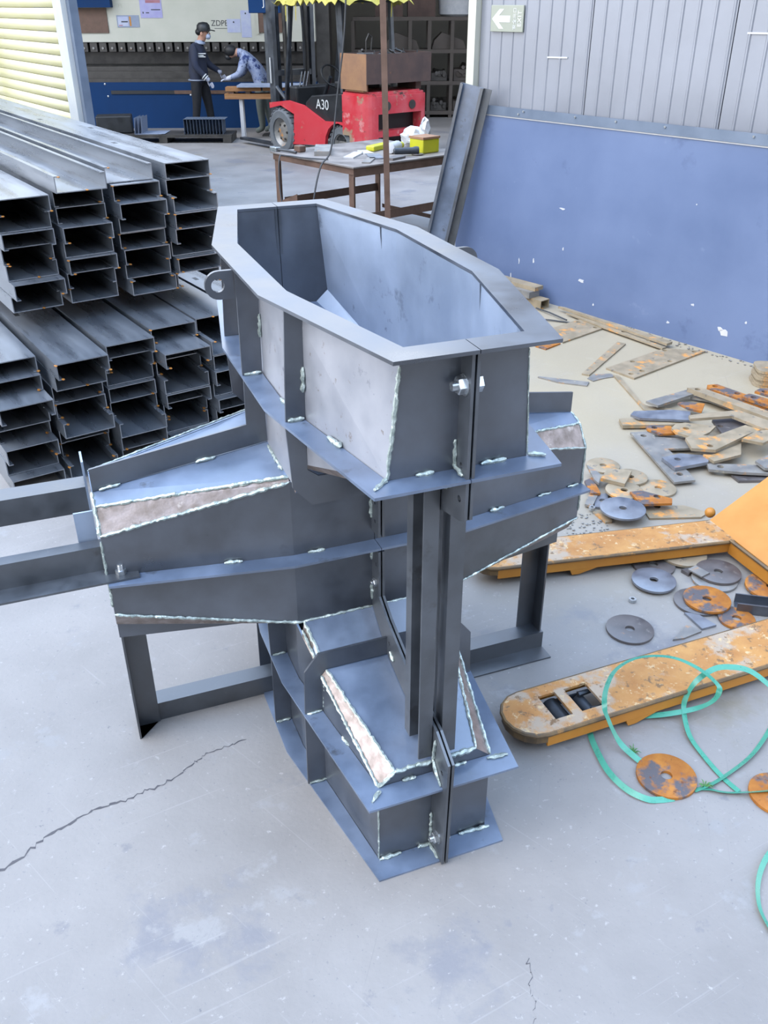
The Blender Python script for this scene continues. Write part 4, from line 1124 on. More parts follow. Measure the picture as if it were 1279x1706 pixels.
MB().lathe([(.032, .1), (.032, .15), (.028, .155)], 12, (0, 0, .053), 'y').build('cap', 'yellow', bt)
tag(MB().box(-.05, .05, -.17, .17, 0, .05).build('yellow_case', 'yellow', None, on_table(-.72, .92), ta + .3, bevel=.01), 'flat yellow case behind the bottle on the table', 'case')
gr = thing('angle_grinder', 'dark handheld angle grinder lying on the work table', 'tool', on_table(-.22, .86, .8005), ta - .5)
MB().lathe([(.02, -.14), (.03, -.13), (.032, .05), (.04, .08), (.036, .11)], 12, (0, 0, .042), 'y').build('grinder_body', 'blackmetal', gr, smooth=True)
MB().lathe([(.058, .006), (.06, .008), (.06, .012), (.058, .014)], 18, (0, .1, 0), 'z').build('disc', 'dark', gr)
for k, (x, y, w, d, h, r, m, lab) in enumerate((
        (-.95, .38, .16, .5, .04, .9, 'grey', 'long grey flat bar bundle at the back of the table'),
        (-.55, .45, .1, .36, .012, .6, 'white_trim', 'pale flat strip lying mid table'),
        (-.35, .55, .13, .3, .012, 1.0, 'blueplate', 'bluish flat plate near the pole on the table'),
        (-.2, .35, .08, .3, .012, .7, 'grey', 'grey offcut close to the near table corner'),
        (-.62, .66, .1, .22, .012, 1.2, 'white_trim', 'pale plate behind the pole on the table'),
        (-.13, .62, .1, .2, .02, .2, 'dark', 'dark block at the near table edge'))):
    tag(MB().box(-w / 2, w / 2, -d / 2, d / 2, 0, h).build('steel_offcut', m, None, on_table(x, y), ta + r), lab, 'offcut', 'offcuts on the work table')
tag(MB().box(-.05, .05, -.04, .04, 0, .06).build('welding_clamp', 'brown', None, on_table(-1.12, .22), ta, bevel=.01), 'small brown clamp on the left side of the table', 'clamp')

# pole in front of the table
pl_ = thing('slim_post', 'slim brown square post standing in front of the work table', 'post', (.05, 8.12, 0))
q0, q1 = Vector((0, 0, .008)), Vector((-.08, 0, 3.4))
MB().prism([(-.025, -.025, .006), (.025, -.025, .006), (.025, .025, .006), (-.025, .025, .006)], q1).build('shaft', 'brown', pl_)
MB().box(-.08, .08, -.08, .08, 0, .006).build('foot_plate', 'brown', pl_)

# cables
def cable(pts, r, lab, name='cable', m='cable'):
    P = [Vector(p) for p in pts]
    Q = []
    for i in range(len(P) - 1):
        p0, p1, p2, p3 = P[max(i - 1, 0)], P[i], P[i + 1], P[min(i + 2, len(P) - 1)]
        for k in range(6):
            t = k / 6
            Q.append(.5 * ((2 * p1) + (p2 - p0) * t + (2 * p0 - 5 * p1 + 4 * p2 - p3) * t * t + (3 * p1 - p0 - 3 * p2 + p3) * t ** 3))
    Q.append(P[-1])
    return tag(MB().tube(Q, r, 6).build(name, m, smooth=True), lab, 'cable')
cable([(-.30, 8.6, 3.4), (-.31, 8.6, 2.1), (-.40, 8.62, 1.4), (-.47, 8.58, .95), (-.56, 8.50, .82), (-.62, 8.42, .6), (-.66, 8.36, .3), (-.60, 8.20, .01), (-.40, 8.1, .008)], .008, 'long dark cable hanging down past the work table to the floor')
cable([(-.52, 8.95, .812), (-.75, 9.05, .812), (-.95, 9.2, .812), (-1.0, 9.12, .79), (-1.0, 9.05, .5), (-.93, 8.9, .2), (-.80, 8.6, .008)], .007, 'short dark cable drooping off the left edge of the table')
pgz = thing('plug_connector', 'small metal clamp lead lying at the left corner of the table', 'clamp', on_table(-tl + .07, .06, .8005), ta)
MB().box(-.13, -.02, -.03, .03, 0, .04).build('clamp_jaw', 'zinc', pgz, bevel=.006)
MB().tube([(-.02, 0, .02), (.1, .04, .015), (.22, .05, .012)], .012, 8).build('lead', 'cable', pgz)

# ------------------------------------------------------------------ forklift
hx, hy = -.64, .768
FA = math.atan2(hy, hx)
fk = thing('forklift', 'battered red and black forklift parked behind the work table facing away left', 'forklift', (.245, 13.75, 0), FA)
# local x forward, local y to its left (towards the camera); rear face at x=0
def wheel(name, x, y, r, w, rim='red'):
    t = MB()
    t.lathe([(r * .62, -w / 2), (r * .9, -w / 2), (r, -w * .38), (r, w * .38), (r * .9, w / 2), (r * .62, w / 2)], 36, (x, y, r), 'y', closed=True)
    for k in range(24):
        a = 2 * PI * k / 24
        c, s_ = math.cos(a), math.sin(a)
        for sy in (-1, 1):
            p = []
            for (dr, dt) in ((-.005, -.02), (.014, -.018), (.014, .018), (-.005, .02)):
                rr_ = r + dr
                p.append((x + rr_ * c - dt * s_, y + sy * .02, r + rr_ * s_ + dt * c))
            t.prism(p, (0, sy * (w * .36), 0))
    wo = t.build(name, 'rubber', fk)
    MB().lathe([(.05, w * .30), (r * .3, w * .32), (r * .45, w * .20), (r * .60, w * .36), (r * .64, w * .42), (r * .64, -w * .42), (.05, -w * .40)], 24, (x, y, r), 'y').build('rim', 'grey', wo, smooth=True)
    for k in range(6):
        a = 2 * PI * k / 6
        MB().lathe([(.018, w * .27), (.018, w * .34)], 6, (x + .11 * math.cos(a), y, r + .11 * math.sin(a)), 'y').build('wheel_nut', 'darksteel', wo)
wheel('front_wheel', 2.2, .46, .335, .24)
wheel('front_wheel', 2.2, -.46, .335, .24)
wheel('rear_wheel', .72, .44, .27, .18)
wheel('rear_wheel', .72, -.44, .27, .18)
# counterweight: layered so that the two rear slots are real recesses
cw = MB()
def rnd_slab(z0, z1, x0=0.0, x1=.62, hw=.56, r=.16, inset=0):
    pts = [(x1, -hw + inset), (x1, hw - inset)]
    for k in range(6):
        a = PI / 2 + PI / 2 * k / 5
        pts.append((x0 + inset + r + r * math.cos(a), hw - inset - r + r * math.sin(a)))
    for k in range(6):
        a = PI + PI / 2 * k / 5
        pts.append((x0 + inset + r + r * math.cos(a), -hw + inset + r + r * math.sin(a)))
    return pts, z0, z1
for (z0, z1, ins) in ((.74, .97, 0), (.97, 1.0, .02), (1.0, 1.02, .06), (.44, .52, .0)):
    p, a, b_ = rnd_slab(z0, z1, inset=ins)
    cw.prism([(x, y, a) for x, y in p], (0, 0, b_ - a))
# side cheeks between the slabs
for (z0, z1) in ((.52, .74), (.24, .44)):
    p, a, b_ = rnd_slab(z0, z1)
    left = [q for q in p if q[1] > .36]
    cw.prism([(.62 if z0 > .5 else .46, .40, z0)] + [(x if z0 > .5 or x < .46 else .46, y, z0) for x, y in left] + [(.03, .40, z0)], (0, 0, z1 - z0))
    cw.prism([(.62 if z0 > .5 else .46, -.40, z0)] + [(x if z0 > .5 or x < .46 else .46, -y, z0) for x, y in left] + [(.03, -.40, z0)], (0, 0, z1 - z0))
cw.box(.06, .44, -.40, .40, .20, .27)
cwo = cw.build('counterweight', 'red_scuffed', fk)
MB().box(.18, .6, -.4, .4, .521, .739).build('slot_back', 'black', cwo)
MB().box(.18, .44, -.4, .4, .271, .439).build('slot_back', 'black', cwo)
MB().box(.04, .07, -.395, .395, .30, .335).build('tow_bar', 'red', cwo)
for y in (.24, -.22):
    MB().lathe([(.001, -.012), (.06, -.01), (.06, .0)], 14, (-.002, y, .84), 'x').build('scuffed_lamp', 'darksteel', cwo)
# wheel arch side skin between cheek and front chassis (left and right)
for sy in (-1, 1):
    pts = [(.62, .98), (.62, .52), (.46, .44), (.44, .30)]
    arch = []
    for k in range(9):
        a = PI - PI * k / 8
        arch.append((.74 + .33 * math.cos(a), .25 + .33 * math.sin(a)))
    poly = [(.40, .25)] + arch + [(1.5, .22), (2.0, .18), (1.86, .40), (1.84, .62), (2.2, .72), (2.5, .66), (2.5, .74), (2.0, .80), (1.62, .76), (1.1, .58), (.64, .60), (.40, .60)]
    MB().prism([(x, sy * .555, z) for x, z in poly], (0, -sy * .05, 0)).build('side_panel', 'red', fk)
MB().box(.64, 1.9, -.5, .5, .34, .55).build('chassis', 'black', fk)
hd = MB().prism([(.64, -.5, .56), (1.65, -.5, .56), (1.60, -.5, .80), (1.45, -.5, .90), (.64, -.5, .98)], (0, 1.0, 0))
hood = hd.build('engine_hood', 'black', fk, bevel=.02)
text_mesh('A30', .19, 'lettering', 'white', fk, Matrix.Translation((1.17, .505, .79)) @ Matrix.Rotation(PI, 4, 'Z') @ Matrix.Rotation(PI / 2, 4, 'X'))
b = MB().box(.75, 1.2, -.26, .26, .985, 1.10)
b.prism([(.72, -.26, 1.08), (.86, -.26, 1.08), (.76, -.26, 1.50), (.66, -.26, 1.48)], (0, .52, 0))
b.build('seat', 'black', fk, bevel=.03)
b = MB().tube([(1.95, 0, .6), (1.62, 0, 1.12)], .03, 8)
st = b.build('steering_column', 'blackmetal', fk)
ringp = []
for k in range(21):
    a = 2 * PI * k / 20
    u, v = .17 * math.cos(a), .17 * math.sin(a)
    ringp.append((1.60 + u * .55, v, 1.14 + u * .83))
MB().tube(ringp, .015, 6).build('steering_wheel', 'black', fk, smooth=True)
dsh = MB().box(1.85, 2.05, -.48, .48, .6, 1.0)
dsh.build('dashboard', 'black', fk, bevel=.03)
for k, y in enumerate((.28, .34, .40)):
    MB().tube([(1.88, y, .98), (1.80, y, 1.2)], .01, 6).build('lever', 'zinc', fk)
# overhead guard
for sy in (-1, 1):
    MB().tube([(.70, sy * .47, .98), (.78, sy * .47, 2.1)], .04, 4).build('guard_pillar', 'steel_edge', fk)
    MB().tube([(2.15, sy * .47, .75), (1.90, sy * .47, 2.1)], .035, 4).build('guard_pillar', 'blackmetal', fk)
gd = MB().box(.72, 1.96, -.5, -.44, 2.1, 2.16)
gd.box(.72, 1.96, .44, .5, 2.1, 2.16)
for k in range(7):
    gd.box(.74 + k * .19, .79 + k * .19, -.44, .44, 2.11, 2.15)
gd.build('overhead_guard', 'blackmetal', fk)
tp = MB()
nx, ny = 22, 14
vs, fs = [], []
rnd = random.Random(2)
for i in range(nx + 1):
    for j in range(ny + 1):
        x = .5 + 1.6 * i / nx
        y = -.68 + 1.36 * j / ny
        edge = (i in (0, nx)) or (j in (0, ny))
        z = 2.175 + rnd.uniform(-.012, .012) - (.12 * rnd.uniform(.2, 1.0) if edge else 0)
        vs.append((x, y, z))
for i in range(nx):
    for j in range(ny):
        a = i * (ny + 1) + j
        fs.append((a, a + 1, a + ny + 2, a + ny + 1))
tp.add(vs, fs)
tpo = tp.build('tarp_cover', 'tarp', fk)
sm = tpo.modifiers.new('thick', 'SOLIDIFY')
sm.thickness = .006
# frayed strips hanging off the tarp
for (x, y, l) in ((1.98, .5, .26), (1.75, .66, .18), (1.5, .66, .24), (.55, .5, .22), (.53, -.3, .2)):
    MB().prism([(x, y, 2.12), (x + .02, y, 2.12), (x + .012, y + .01, 2.12 - l), (x + .002, y + .01, 2.12 - l)], (.004, .004, 0)).build('tarp_strip', 'tarp', tpo)
# mast
for sy in (-1, 1):
    m_ = MB().box(2.55, 2.70, sy * .36 - .035, sy * .36 + .035, .06, 3.0)
    m_.build('mast_channel', 'steel_edge', fk)
    MB().box(2.58, 2.67, sy * .27 - .025, sy * .27 + .025, .1, 3.0).build('inner_mast', 'blackmetal', fk)
    MB().tube([(2.50, sy * .2, .1), (2.50, sy * .2, 2.6)], .035, 12).build('lift_cylinder', 'darksteel', fk, smooth=True)
    MB().tube([(2.50, sy * .40, .95), (2.0, sy * .40, .62)], .03, 8).build('tilt_cylinder', 'blackmetal', fk)
    MB().tube([(2.48, sy * .12, .3), (2.46, sy * .14, 1.4), (2.50, sy * .1, 2.4)], .016, 6).build('hose', 'black', fk)
    MB().box(2.715, 2.76, sy * .3 - .06, sy * .3 + .06, .06, .62).build('fork_shank', 'blackmetal', fk)
    MB().prism([(2.76, sy * .3 - .06, .06), (3.8, sy * .3 - .05, .06), (3.8, sy * .3 + .05, .06), (2.76, sy * .3 + .06, .06)], (0, 0, .04)).build('fork_blade', 'blackmetal', fk)
for z0, z1 in ((.40, .50), (1.1, 1.18), (2.05, 2.14)):
    MB().box(2.56, 2.69, -.325, .325, z0, z1).build('mast_crossbar', 'steel_edge', fk)
MB().tube([(2.62, .42, 1.0), (2.62, .42, 1.36)], .012, 6).build('hose_clip', 'white', fk)

# rusty bin on the counterweight
bn = thing('steel_bin', 'brown rusty steel bin riding on the back of the forklift', 'bin', (.245 + hx * .35, 13.75 + hy * .35, 1.021), FA)
MB().box(-.30, -.285, -.62, .56, .10, .47).build('bin_wall', 'rustbin', bn)
MB().box(.285, .30, -.62, .56, .10, .47).build('bin_wall', 'rustbin', bn)
MB().box(-.285, .285, .545, .56, .02, .47).build('bin_wall', 'rustbin_lit', bn)
MB().box(-.285, .285, -.62, -.605, .10, .47).build('bin_wall', 'rustbin', bn)
MB().box(-.285, .285, -.605, .545, .10, .115).build('bin_floor', 'rustbin', bn)
MB().box(-.20, .20, .46, .545, 0, .10).build('skid', 'rustbin_lit', bn)
MB().box(-.20, .20, -.52, -.42, 0, .10).build('skid', 'rustbin', bn)
sc = MB()
rnd = random.Random(6)
for k in range(40):
    x, y, z = rnd.uniform(-.2, .2), rnd.uniform(-.5, .45), .36 + rnd.uniform(0, .12)
    d = Vector((rnd.uniform(-.1, .1), rnd.uniform(-.15, .15), rnd.uniform(-.04, .05)))
    sc.tube([Vector((x, y, z)) - d, Vector((x, y, z)) + d], rnd.uniform(.006, .02), 5)
sc.box(-.28, .28, -.6, .54, .1151, .36)
sc.tube([(0.1, .25, .4), (.1, .25, .62), (.1, .2, .70), (.1, .14, .66), (.1, .16, .5)], .01, 6)
q = sc.build('scrap_fill', 'darksteel', bn)
q['kind'] = 'stuff'

# ------------------------------------------------------------------ press brake
pb_ = thing('press_brake', 'long blue and cream sheet metal press brake along the back of the hall', 'press brake', (-3.6, 18.6, 0))
MB().box(-2.3, 2.35, 0, .9, 0, .80).build('bed', 'blue', pb_)
MB().box(-1.55, -.35, -.02, .0, .60, .66).build('slot_cover', 'black', pb_)
MB().box(-.35, .85, -.02, .0, .60, .66).build('slot_cover', 'brown', pb_)
MB().box(-2.3, 2.35, .02, .85, .80, .86).build('bed_rail', 'darksteel', pb_)
MB().box(-2.25, 2.3, .10, .5, .86, .98).build('die_holder', 'darksteel', pb_)
MB().box(-2.25, 2.3, .18, .36, .98, 1.06).build('die', 'darksteel', pb_)
MB().prism([(-2.25, .22, 1.10), (-2.25, .26, 1.10), (-2.25, .34, 1.30), (-2.25, .18, 1.30)], (4.55, 0, 0)).build('punch', 'darksteel', pb_)
MB().box(-2.25, 2.3, .30, .34, 1.0, 1.5).build('gap_back', 'black', pb_)  # plain black sheet closing the gap between die and punch
for k in range(26):
    x = -2.2 + k * .175
    MB().box(x, x + .13, .08, .18, 1.31, 1.46).build('punch_clamp', 'darksteel', pb_)
    MB().lathe([(.022, .055), (.022, .08)], 6, (x + .065, 0, 1.37), 'y').build('clamp_screw', 'grey', pb_)
MB().box(-2.3, 2.35, .06, .6, 1.47, 2.75).build('upper_beam', 'cream', pb_)
for x0, x1 in ((-2.02, -1.45), (1.32, 1.75)):
    MB().box(x0, x1, .035, .06, 1.62, 2.02).build('access_cover', 'brown', pb_)
    MB().box(x0 - .03, x0, .02, .06, 1.60, 2.04).build('cover_edge', 'cream', pb_)
MB().box(-2.05, -1.32, -.12, .06, 2.03, 2.45).build('cylinder_housing', 'blue', pb_)
MB().box(-2.75, -2.3, .0, 1.2, 0, 2.9).build('side_frame', 'blue', pb_)
MB().box(2.35, 2.6, .3, 1.2, 0, 2.9).build('side_frame', 'darksteel', pb_)
ps = MB().box(-.83, -.43, .052, .0595, 1.86, 2.26).build('poster', 'lilac', pb_)
MB().box(-.72, -.45, .050, .052, 2.10, 2.145).build('poster_band', 'pink', ps)
MB().box(-.63, -.46, .050, .052, 1.985, 2.00).build('poster_line', 'ink', ps)
MB().box(-.79, -.77, .050, .052, 1.93, 1.96).build('poster_mark', 'ink', ps)
MB().box(-.73, -.67, .050, .052, 1.935, 1.95).build('poster_mark', 'ink', ps)
lb_ = MB().box(-1.28, -.87, .052, .0595, 1.71, 1.905).build('rating_label', 'greyplastic', pb_)
MB().box(-1.26, -1.07, .050, .052, 1.73, 1.885).build('label_field', 'paper', lb_)
MB().box(-1.05, -1.02, .050, .052, 1.73, 1.885).build('label_stripe', 'orange', lb_)
MB().box(-1.20, -1.08, .049, .050, 1.79, 1.81).build('label_line', 'ink', lb_)
MB().box(-1.25, -1.18, .049, .050, 1.735, 1.75).build('label_line', 'pink', lb_)
text_mesh('ZDPE', .13, 'lettering', 'ink', pb_, Matrix.Translation((.60, .058, 1.77)) @ Matrix.Rotation(PI / 2, 4, 'X'))
MB().box(.5, .74, .056, .0595, 1.685, 1.692).build('underline', 'ink', pb_)
for (x, y) in ((-1.65, .77), (-1.62, .56), (-.05, .58)):
    MB().ball((x, -.004, y), (.02, .008, .02), 8, 5).build('rivet', 'zinc', pb_)
for k, (x0, x1, z0, z1) in enumerate(((.735, .985, 1.62, 1.84), (.995, 1.18, 1.54, 1.98))):
    o = MB().box(x0, x1, .0, .004, z0, z1)
    po = o.build('notice_sheet', 'paper', None, (-3.6, 18.6555, 0))
    tag(po, ['pale notice sheet beside the lettering on the press brake', 'taller pale notice sheet right of the other on the press brake'][k], 'notice', 'notices on the press brake')
    MB().ball(((x0 + x1) / 2, -.004, z1 - .05), (.014, .006, .014), 8, 5).build('magnet', 'ink', po)

# control pendant
cp = thing('control_pendant', 'blue control box hanging on a dark post beside the forklift mast', 'control box', (-2.0, 17.5, 0))
MB().box(-.28, .25, -.15, .15, 1.945, 2.5).build('control_box', 'blue', cp, bevel=.01)
MB().box(-.05, .05, -.05, .05, .02, 1.945).build('post', 'steel_edge', cp)
MB().box(-.18, .18, -.18, .18, 0, .02).build('foot_plate', 'darksteel', cp)
text_mesh('J1', .15, 'lettering', 'white', cp, Matrix.Translation((.02, -.152, 2.10)) @ Matrix.Rotation(PI / 2, 4, 'X'))

# trestle with planks
tr = thing('trestle_bench', 'low timber plank bench on pale legs in front of the press brake', 'bench', (-2.05, 17.0, 0))
MB().box(-.68, .62, -.14, .14, .655, .735).build('plank', 'timber', tr)
MB().box(-.66, -.05, -.12, .12, .775, .84).build('plank', 'timber', tr)
MB().box(-.02, .6, -.10, .14, .78, .83).build('plank', 'timber', tr)
for x in (-.6, -.32, .1, .5):
    MB().box(x, x + .08, -.1, .1, .735, .776 if x < 0 else .78).build('packer', 'brown', tr)
for x in (-.44, .5):
    MB().box(x, x + .06, -.10, -.04, 0, .655).build('leg', 'white_trim', tr)
    MB().box(x, x + .06, .04, .10, 0, .655).build('leg', 'white_trim', tr)
tag(MB().box(-.5, .6, -.3, .26, 0, .03).build('sheet_stack', 'greyplastic', None, (-2.0, 17.1, .841)), 'grey sheets lying on the plank bench beside the mast', 'sheet metal')

# pallet with bent sheets on the floor
pa = thing('low_pallet', 'low dark steel pallet on the floor in front of the press brake', 'pallet', (-3.75, 16.75, 0))
MB().box(-1.25, 1.15, -.3, .35, .09, .13).build('deck', 'darksteel', pa)
for x in (-1.2, -.1, 1.0):
    MB().box(x, x + .14, -.3, .35, 0, .09).build('skid', 'darksteel', pa)
for k in range(13):
    o = MB().box(0, .003, -.18, .18, 0, .24)
    o.box(.003, .05, -.18, .18, .237, .24)
    tag(o.build('bent_sheet', 'rail', None, (-3.42 + k * .055, 16.72, .131)), 'grey bent sheet, %s from the left in the upright row on the pallet' % (ORD + ['tenth', 'eleventh', 'twelfth', 'thirteenth'])[k], 'sheet metal', 'upright bent sheets')
for k in range(3):
    o = MB().prism([(0, -.2, 0), (.02, -.2, .26), (.023, -.2, .26), (.003, -.2, 0)], (0, .45, 0))
    o.prism([(.003, -.2, .0), (.40, -.2, .0), (.40, -.2, .003), (.003, -.2, .003)], (0, .45, 0))
    tag(o.build('folded_sheet', 'greyplastic', None, (-4.28 + k * .06, 16.75, .131 + k * .0035)), ['outer folded sheet lying on the left of the pallet', 'middle folded sheet nested on the left of the pallet', 'inner folded sheet nested on the left of the pallet'][k], 'sheet metal', 'nested folded sheets')
tag(MB().box(-.3, .3, -.2, .2, 0, .28).build('dark_crate', 'black', None, (-4.68, 16.85, .131), .2, bevel=.02), 'dark crate at the left end of the pallet', 'crate')

# ------------------------------------------------------------------ storage rack
rk = thing('storage_rack', 'tall dark steel storage rack against the hall wall behind the forklift', 'rack', (1.0, 20.3, 0))
for x in (-1.6, -.45, -.06, .40, 1.0, 1.9):
    for y in (0, .7):
        MB().box(x - .035, x + .035, y - .03, y + .03, 0, 1.78).build('upright', 'rack', rk)
for z in (.06, .62, 1.20, 1.78):
    MB().box(-1.6, 1.9, -.04, .74, z, z + .07).build('shelf', 'rack', rk)
rnd = random.Random(8)
bi = 0
for z, rowlab in ((.131, 'bottom shelf'), (.691, 'second shelf')):
    for k in range(7):
        x = (-1.52, -1.14, -.78, .0, .46, 1.06, 1.46)[k]
        w = (.34, .33, .28, .32, .45, .34, .36)[k]
        h = rnd.uniform(.22, .42)
        bd = MB()
        for q in range(8):
            bd.tube([(rnd.uniform(.04, w - .04), -.02, .04 + rnd.uniform(0, h - .08)), (rnd.uniform(.04, w - .04), .6, .04 + rnd.uniform(0, h - .08))], rnd.uniform(.03, .04), 6)
        bd.box(0, w, .02, .6, 0, h * .6)
        tag(bd.build('bar_bundle', ['darksteel', 'rack', 'dark'][k % 3], None, (1.0 + x, 20.36, z)), 'bundle of dark bars on the rack, %s, %s from the left' % (rowlab, ORD[k]), 'bundle', 'bundles on the rack')
for k in range(3):
    x = -.95 + k * .95
    tag(MB().prism([(0, 0, 0), (.7, 0, 0), (.62, 0, .16), (.2, 0, .3), (.05, 0, .16)], (0, .5, 0)).build('sheet_offcuts', 'rack', None, (1.0 + x, 20.4, 1.271)), 'dark folded sheet pile on the third rack shelf, %s from the left' % ORD[k], 'sheet metal', 'sheet piles on the rack')
dm = MB().lathe([(.30, 0), (.37, .04), (.40, .5), (.41, .62), (.39, .62), (.38, .5), (.33, .06)], 28, (0, 0, 0)).build('white_drum', 'bag', None, (1.5, 20.55, 1.851), smooth=True)
tag(dm, 'white plastic drum on top of the storage rack', 'drum')
for k, (x, w) in enumerate(((-.1, .55), (-.75, .55))):
    tag(MB().box(0, w, -.1, .5, 0, .34).build('brown_crate', 'rustbin', None, (1.0 + x - .4, 20.4, 1.851)), ['brown crate on top of the rack next to the white drum', 'brown crate on top of the rack above the forklift'][k], 'crate', 'crates on the rack')

# ------------------------------------------------------------------ people
def skin_body(name, joints, bones, mats, zone, loc, parent=None):
    names = list(joints)
    me = bpy.data.meshes.new(name)
    me.from_pydata([joints[k][:3] for k in names], [(names.index(a), names.index(b_)) for a, b_ in bones], [])
    o = bpy.data.objects.new(name, me)
    COL.objects.link(o)
    sk = o.modifiers.new('skin', 'SKIN')
    for i, k in enumerate(names):
        d = me.skin_vertices[0].data[i]
        r = joints[k][3]
        d.radius = r if isinstance(r, tuple) else (r, r)
        d.use_root = (i == 0)
    ss = o.modifiers.new('sub', 'SUBSURF')
    ss.levels = 2
    ss.render_levels = 2
    dg = bpy.context.evaluated_depsgraph_get()
    nm = bpy.data.meshes.new_from_object(o.evaluated_get(dg))
    bpy.data.objects.remove(o)
    nm.materials.clear()
    for m in mats:
        nm.materials.append(M[m])
    for p in nm.polygons:
        p.use_smooth = True
        p.material_index = zone(p.center)
    b_ = bpy.data.objects.new(name, nm)
    COL.objects.link(b_)
    if parent:
        b_.parent = parent
    return b_

p1 = thing('person', 'worker in navy jacket, black trousers, cap, mask and white gloves beside the press brake', 'person', (-3.3, 17.8, 0))
J = {  # x to the right (facing direction), y away
    'pelvis': (-.02, 0, .93, (.17, .13)), 'waist': (-.02, 0, 1.08, (.17, .13)), 'chest': (-.01, 0, 1.28, (.19, .15)), 'neckb': (.05, 0, 1.46, (.10, .09)), 'neck': (.09, 0, 1.53, .062),
    'head': (.14, 0, 1.63, (.088, .10)), 'crown': (.15, 0, 1.72, (.085, .095)),
    'shl': (-.02, -.19, 1.41, .085), 'ell': (-.02, -.24, 1.12, .068), 'wrl': (.17, -.22, .93, .045), 'hal': (.21, -.21, .88, .042),
    'shr': (.02, .19, 1.41, .085), 'elr': (.12, .24, 1.14, .068), 'wrr': (.33, .20, 1.02, .045), 'har': (.37, .19, .98, .042),
    'hil': (-.05, -.09, .88, .115), 'knl': (-.08, -.10, .48, .08), 'anl': (-.14, -.10, .10, .06), 'fol': (.0, -.10, .045, .045),
    'hir': (.03, .09, .88, .115), 'knr': (.10, .10, .48, .08), 'anr': (.14, .10, .10, .06), 'for_': (.28, .10, .045, .045)}
BN = [('pelvis', 'waist'), ('waist', 'chest'), ('chest', 'neckb'), ('neckb', 'neck'), ('neck', 'head'), ('head', 'crown'), ('chest', 'shl'), ('shl', 'ell'), ('ell', 'wrl'), ('wrl', 'hal'), ('chest', 'shr'), ('shr', 'elr'), ('elr', 'wrr'), ('wrr', 'har'), ('pelvis', 'hil'), ('hil', 'knl'), ('knl', 'anl'), ('anl', 'fol'), ('pelvis', 'hir'), ('hir', 'knr'), ('knr', 'anr'), ('anr', 'for_')]
def z1(c):
    if c.z > 1.515:
        return 2
    if (c.x > .155 and c.y < -.12 and .8 < c.z < .95) or (c.x > .31 and c.y > .1 and .9 < c.z < 1.04):
        return 3
    if c.z < .10:
        return 1
    return 0 if c.z > .86 else 1
body = skin_body('body', J, BN, ['navy', 'trousers', 'skin', 'glove'], z1, None, p1)
def fingers(parent, p, d, side, up_):
    d, side, up_ = Vector(d).normalized(), Vector(side).normalized(), Vector(up_)
    for k in range(4):
        b0 = Vector(p) + side * (-.03 + .02 * k)
        ln = (.07, .08, .076, .06)[k]
        MB().tube([b0, b0 + d * ln * .55, b0 + d * ln * .85 + up_ * .03], [.012, .011, .008], 6).build('finger', 'glove', parent, smooth=True)
    b0 = Vector(p) - d * .04 + side * -.04
    MB().tube([b0, b0 - side * .02 + d * .03, b0 - side * .02 + d * .06 + up_ * .02], [.013, .012, .009], 6).build('thumb', 'glove', parent, smooth=True)
fingers(p1, (.225, -.21, .855), (.55, .05, -.8), (.6, -.5, .3), (.2, 0, -.8))
fingers(p1, (.395, .19, .955), (.6, 0, -.75), (.6, -.5, .3), (.2, 0, -.8))
cp_ = MB()
cp_.lathe([(.118, 1.665), (.122, 1.70), (.112, 1.76), (.075, 1.80), (.01, 1.81)], 18, (.145, 0, 0))
cp_.prism([(.22, -.08, 1.685), (.30, -.075, 1.672), (.345, -.03, 1.662), (.345, .03, 1.662), (.30, .075, 1.672), (.22, .08, 1.685)], (0, 0, .012))
cp_.build('cap', 'black', p1, smooth=True)
MB().ball((.215, 0, 1.585), (.05, .062, .05), 12, 8).build('face_mask', 'mask', p1, smooth=True)
MB().ball((.07, 0, 1.655), (.075, .10, .06), 12, 8).build('hair', 'hair', p1, smooth=True)
MB().prism([(.236, -.002, 1.665), (.262, -.002, 1.62), (.238, -.002, 1.612)], (0, .02, 0)).build('nose', 'skin', p1)
for sy in (-1, 1):
    MB().ball((.12, sy * .105, 1.625), (.022, .012, .034), 8, 6).build('ear', 'skin', p1, smooth=True)
    MB().ball((.228, sy * .038, 1.652), (.010, .014, .008), 8, 5).build('eye', 'ink', p1)
for k, (z, w) in enumerate(((1.315, .14), (1.285, .10), (1.265, .13))):
    MB().box(.04, .04 + w, -.186, -.172, z, z + .014).build('chest_print', 'white', p1)
MB().lathe([(.188, .885), (.194, .895), (.190, .905)], 20, (-.02, 0, 0)).build('hem_stripe', 'greyplastic', p1)
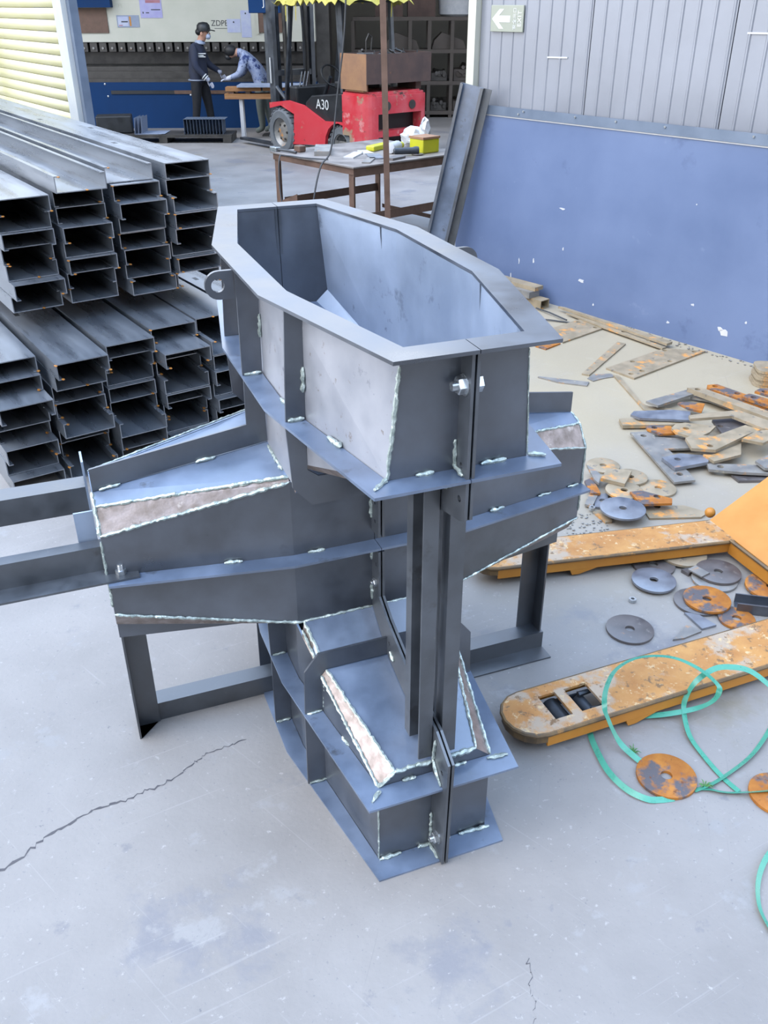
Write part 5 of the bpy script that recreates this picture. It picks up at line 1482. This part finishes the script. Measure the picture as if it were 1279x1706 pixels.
for dx in (0, .035):
    MB().tube([(.125 + dx * .8 - .006, -.224, .965 - dx * .8 + .006), (.125 + dx * .8 + .006, -.224, .965 - dx * .8 - .006)], .056, 12).build('cuff_stripe', 'white', p1)
cl = MB().lathe([(.085, 1.455), (.10, 1.47), (.085, 1.51), (.075, 1.53)], 14, (.06, 0, 0))
cl.build('collar', 'greyplastic', p1, smooth=True)

p2 = thing('person', 'worker in blue camouflage jacket bending over the plank bench behind the control post', 'person', (-2.42, 17.75, 0))
J2 = {'pelvis': (.22, 0, .93, (.17, .14)), 'waist': (.17, 0, 1.07, (.17, .14)), 'chest': (.03, 0, 1.24, (.20, .16)), 'neckb': (-.10, 0, 1.33, (.10, .09)), 'neck': (-.18, 0, 1.34, .06),
      'head': (-.27, 0, 1.33, .095), 'crown': (-.33, 0, 1.31, .085),
      'shl': (-.02, -.19, 1.25, .085), 'ell': (-.12, -.22, 1.0, .062), 'wrl': (-.32, -.18, .93, .042), 'hal': (-.37, -.17, .92, .042),
      'shr': (-.02, .19, 1.25, .085), 'elr': (-.10, .22, 1.0, .062), 'wrr': (-.30, .18, .92, .042), 'har': (-.35, .17, .91, .042),
      'hil': (.22, -.09, .88, .115), 'knl': (.20, -.10, .48, .085), 'anl': (.22, -.10, .10, .06), 'fol': (.08, -.10, .045, .045),
      'hir': (.24, .09, .88, .115), 'knr': (.30, .10, .48, .085), 'anr': (.36, .10, .10, .06), 'for_': (.22, .10, .045, .045)}
def z2(c):
    if c.x < -.155 and c.z > 1.1:
        return 2
    if c.x < -.28 and c.z < 1.0:
        return 3
    return 0 if c.z > .86 else 1
skin_body('body', J2, BN, ['camo', 'greytrousers', 'skin', 'glove'], z2, None, p2)
MB().ball((-.28, 0, 1.36), (.115, .115, .10), 14, 9).build('hair', 'hair', p2, smooth=True)
MB().ball((-.33, 0, 1.26), (.06, .065, .05), 10, 7).build('face_mask', 'black', p2, smooth=True)
fingers(p2, (-.40, -.17, .91), (-1, 0, -.15), (0, -1, 0), (0, 0, -.6))
fingers(p2, (-.38, .17, .90), (-1, 0, -.15), (0, -1, 0), (0, 0, -.6))
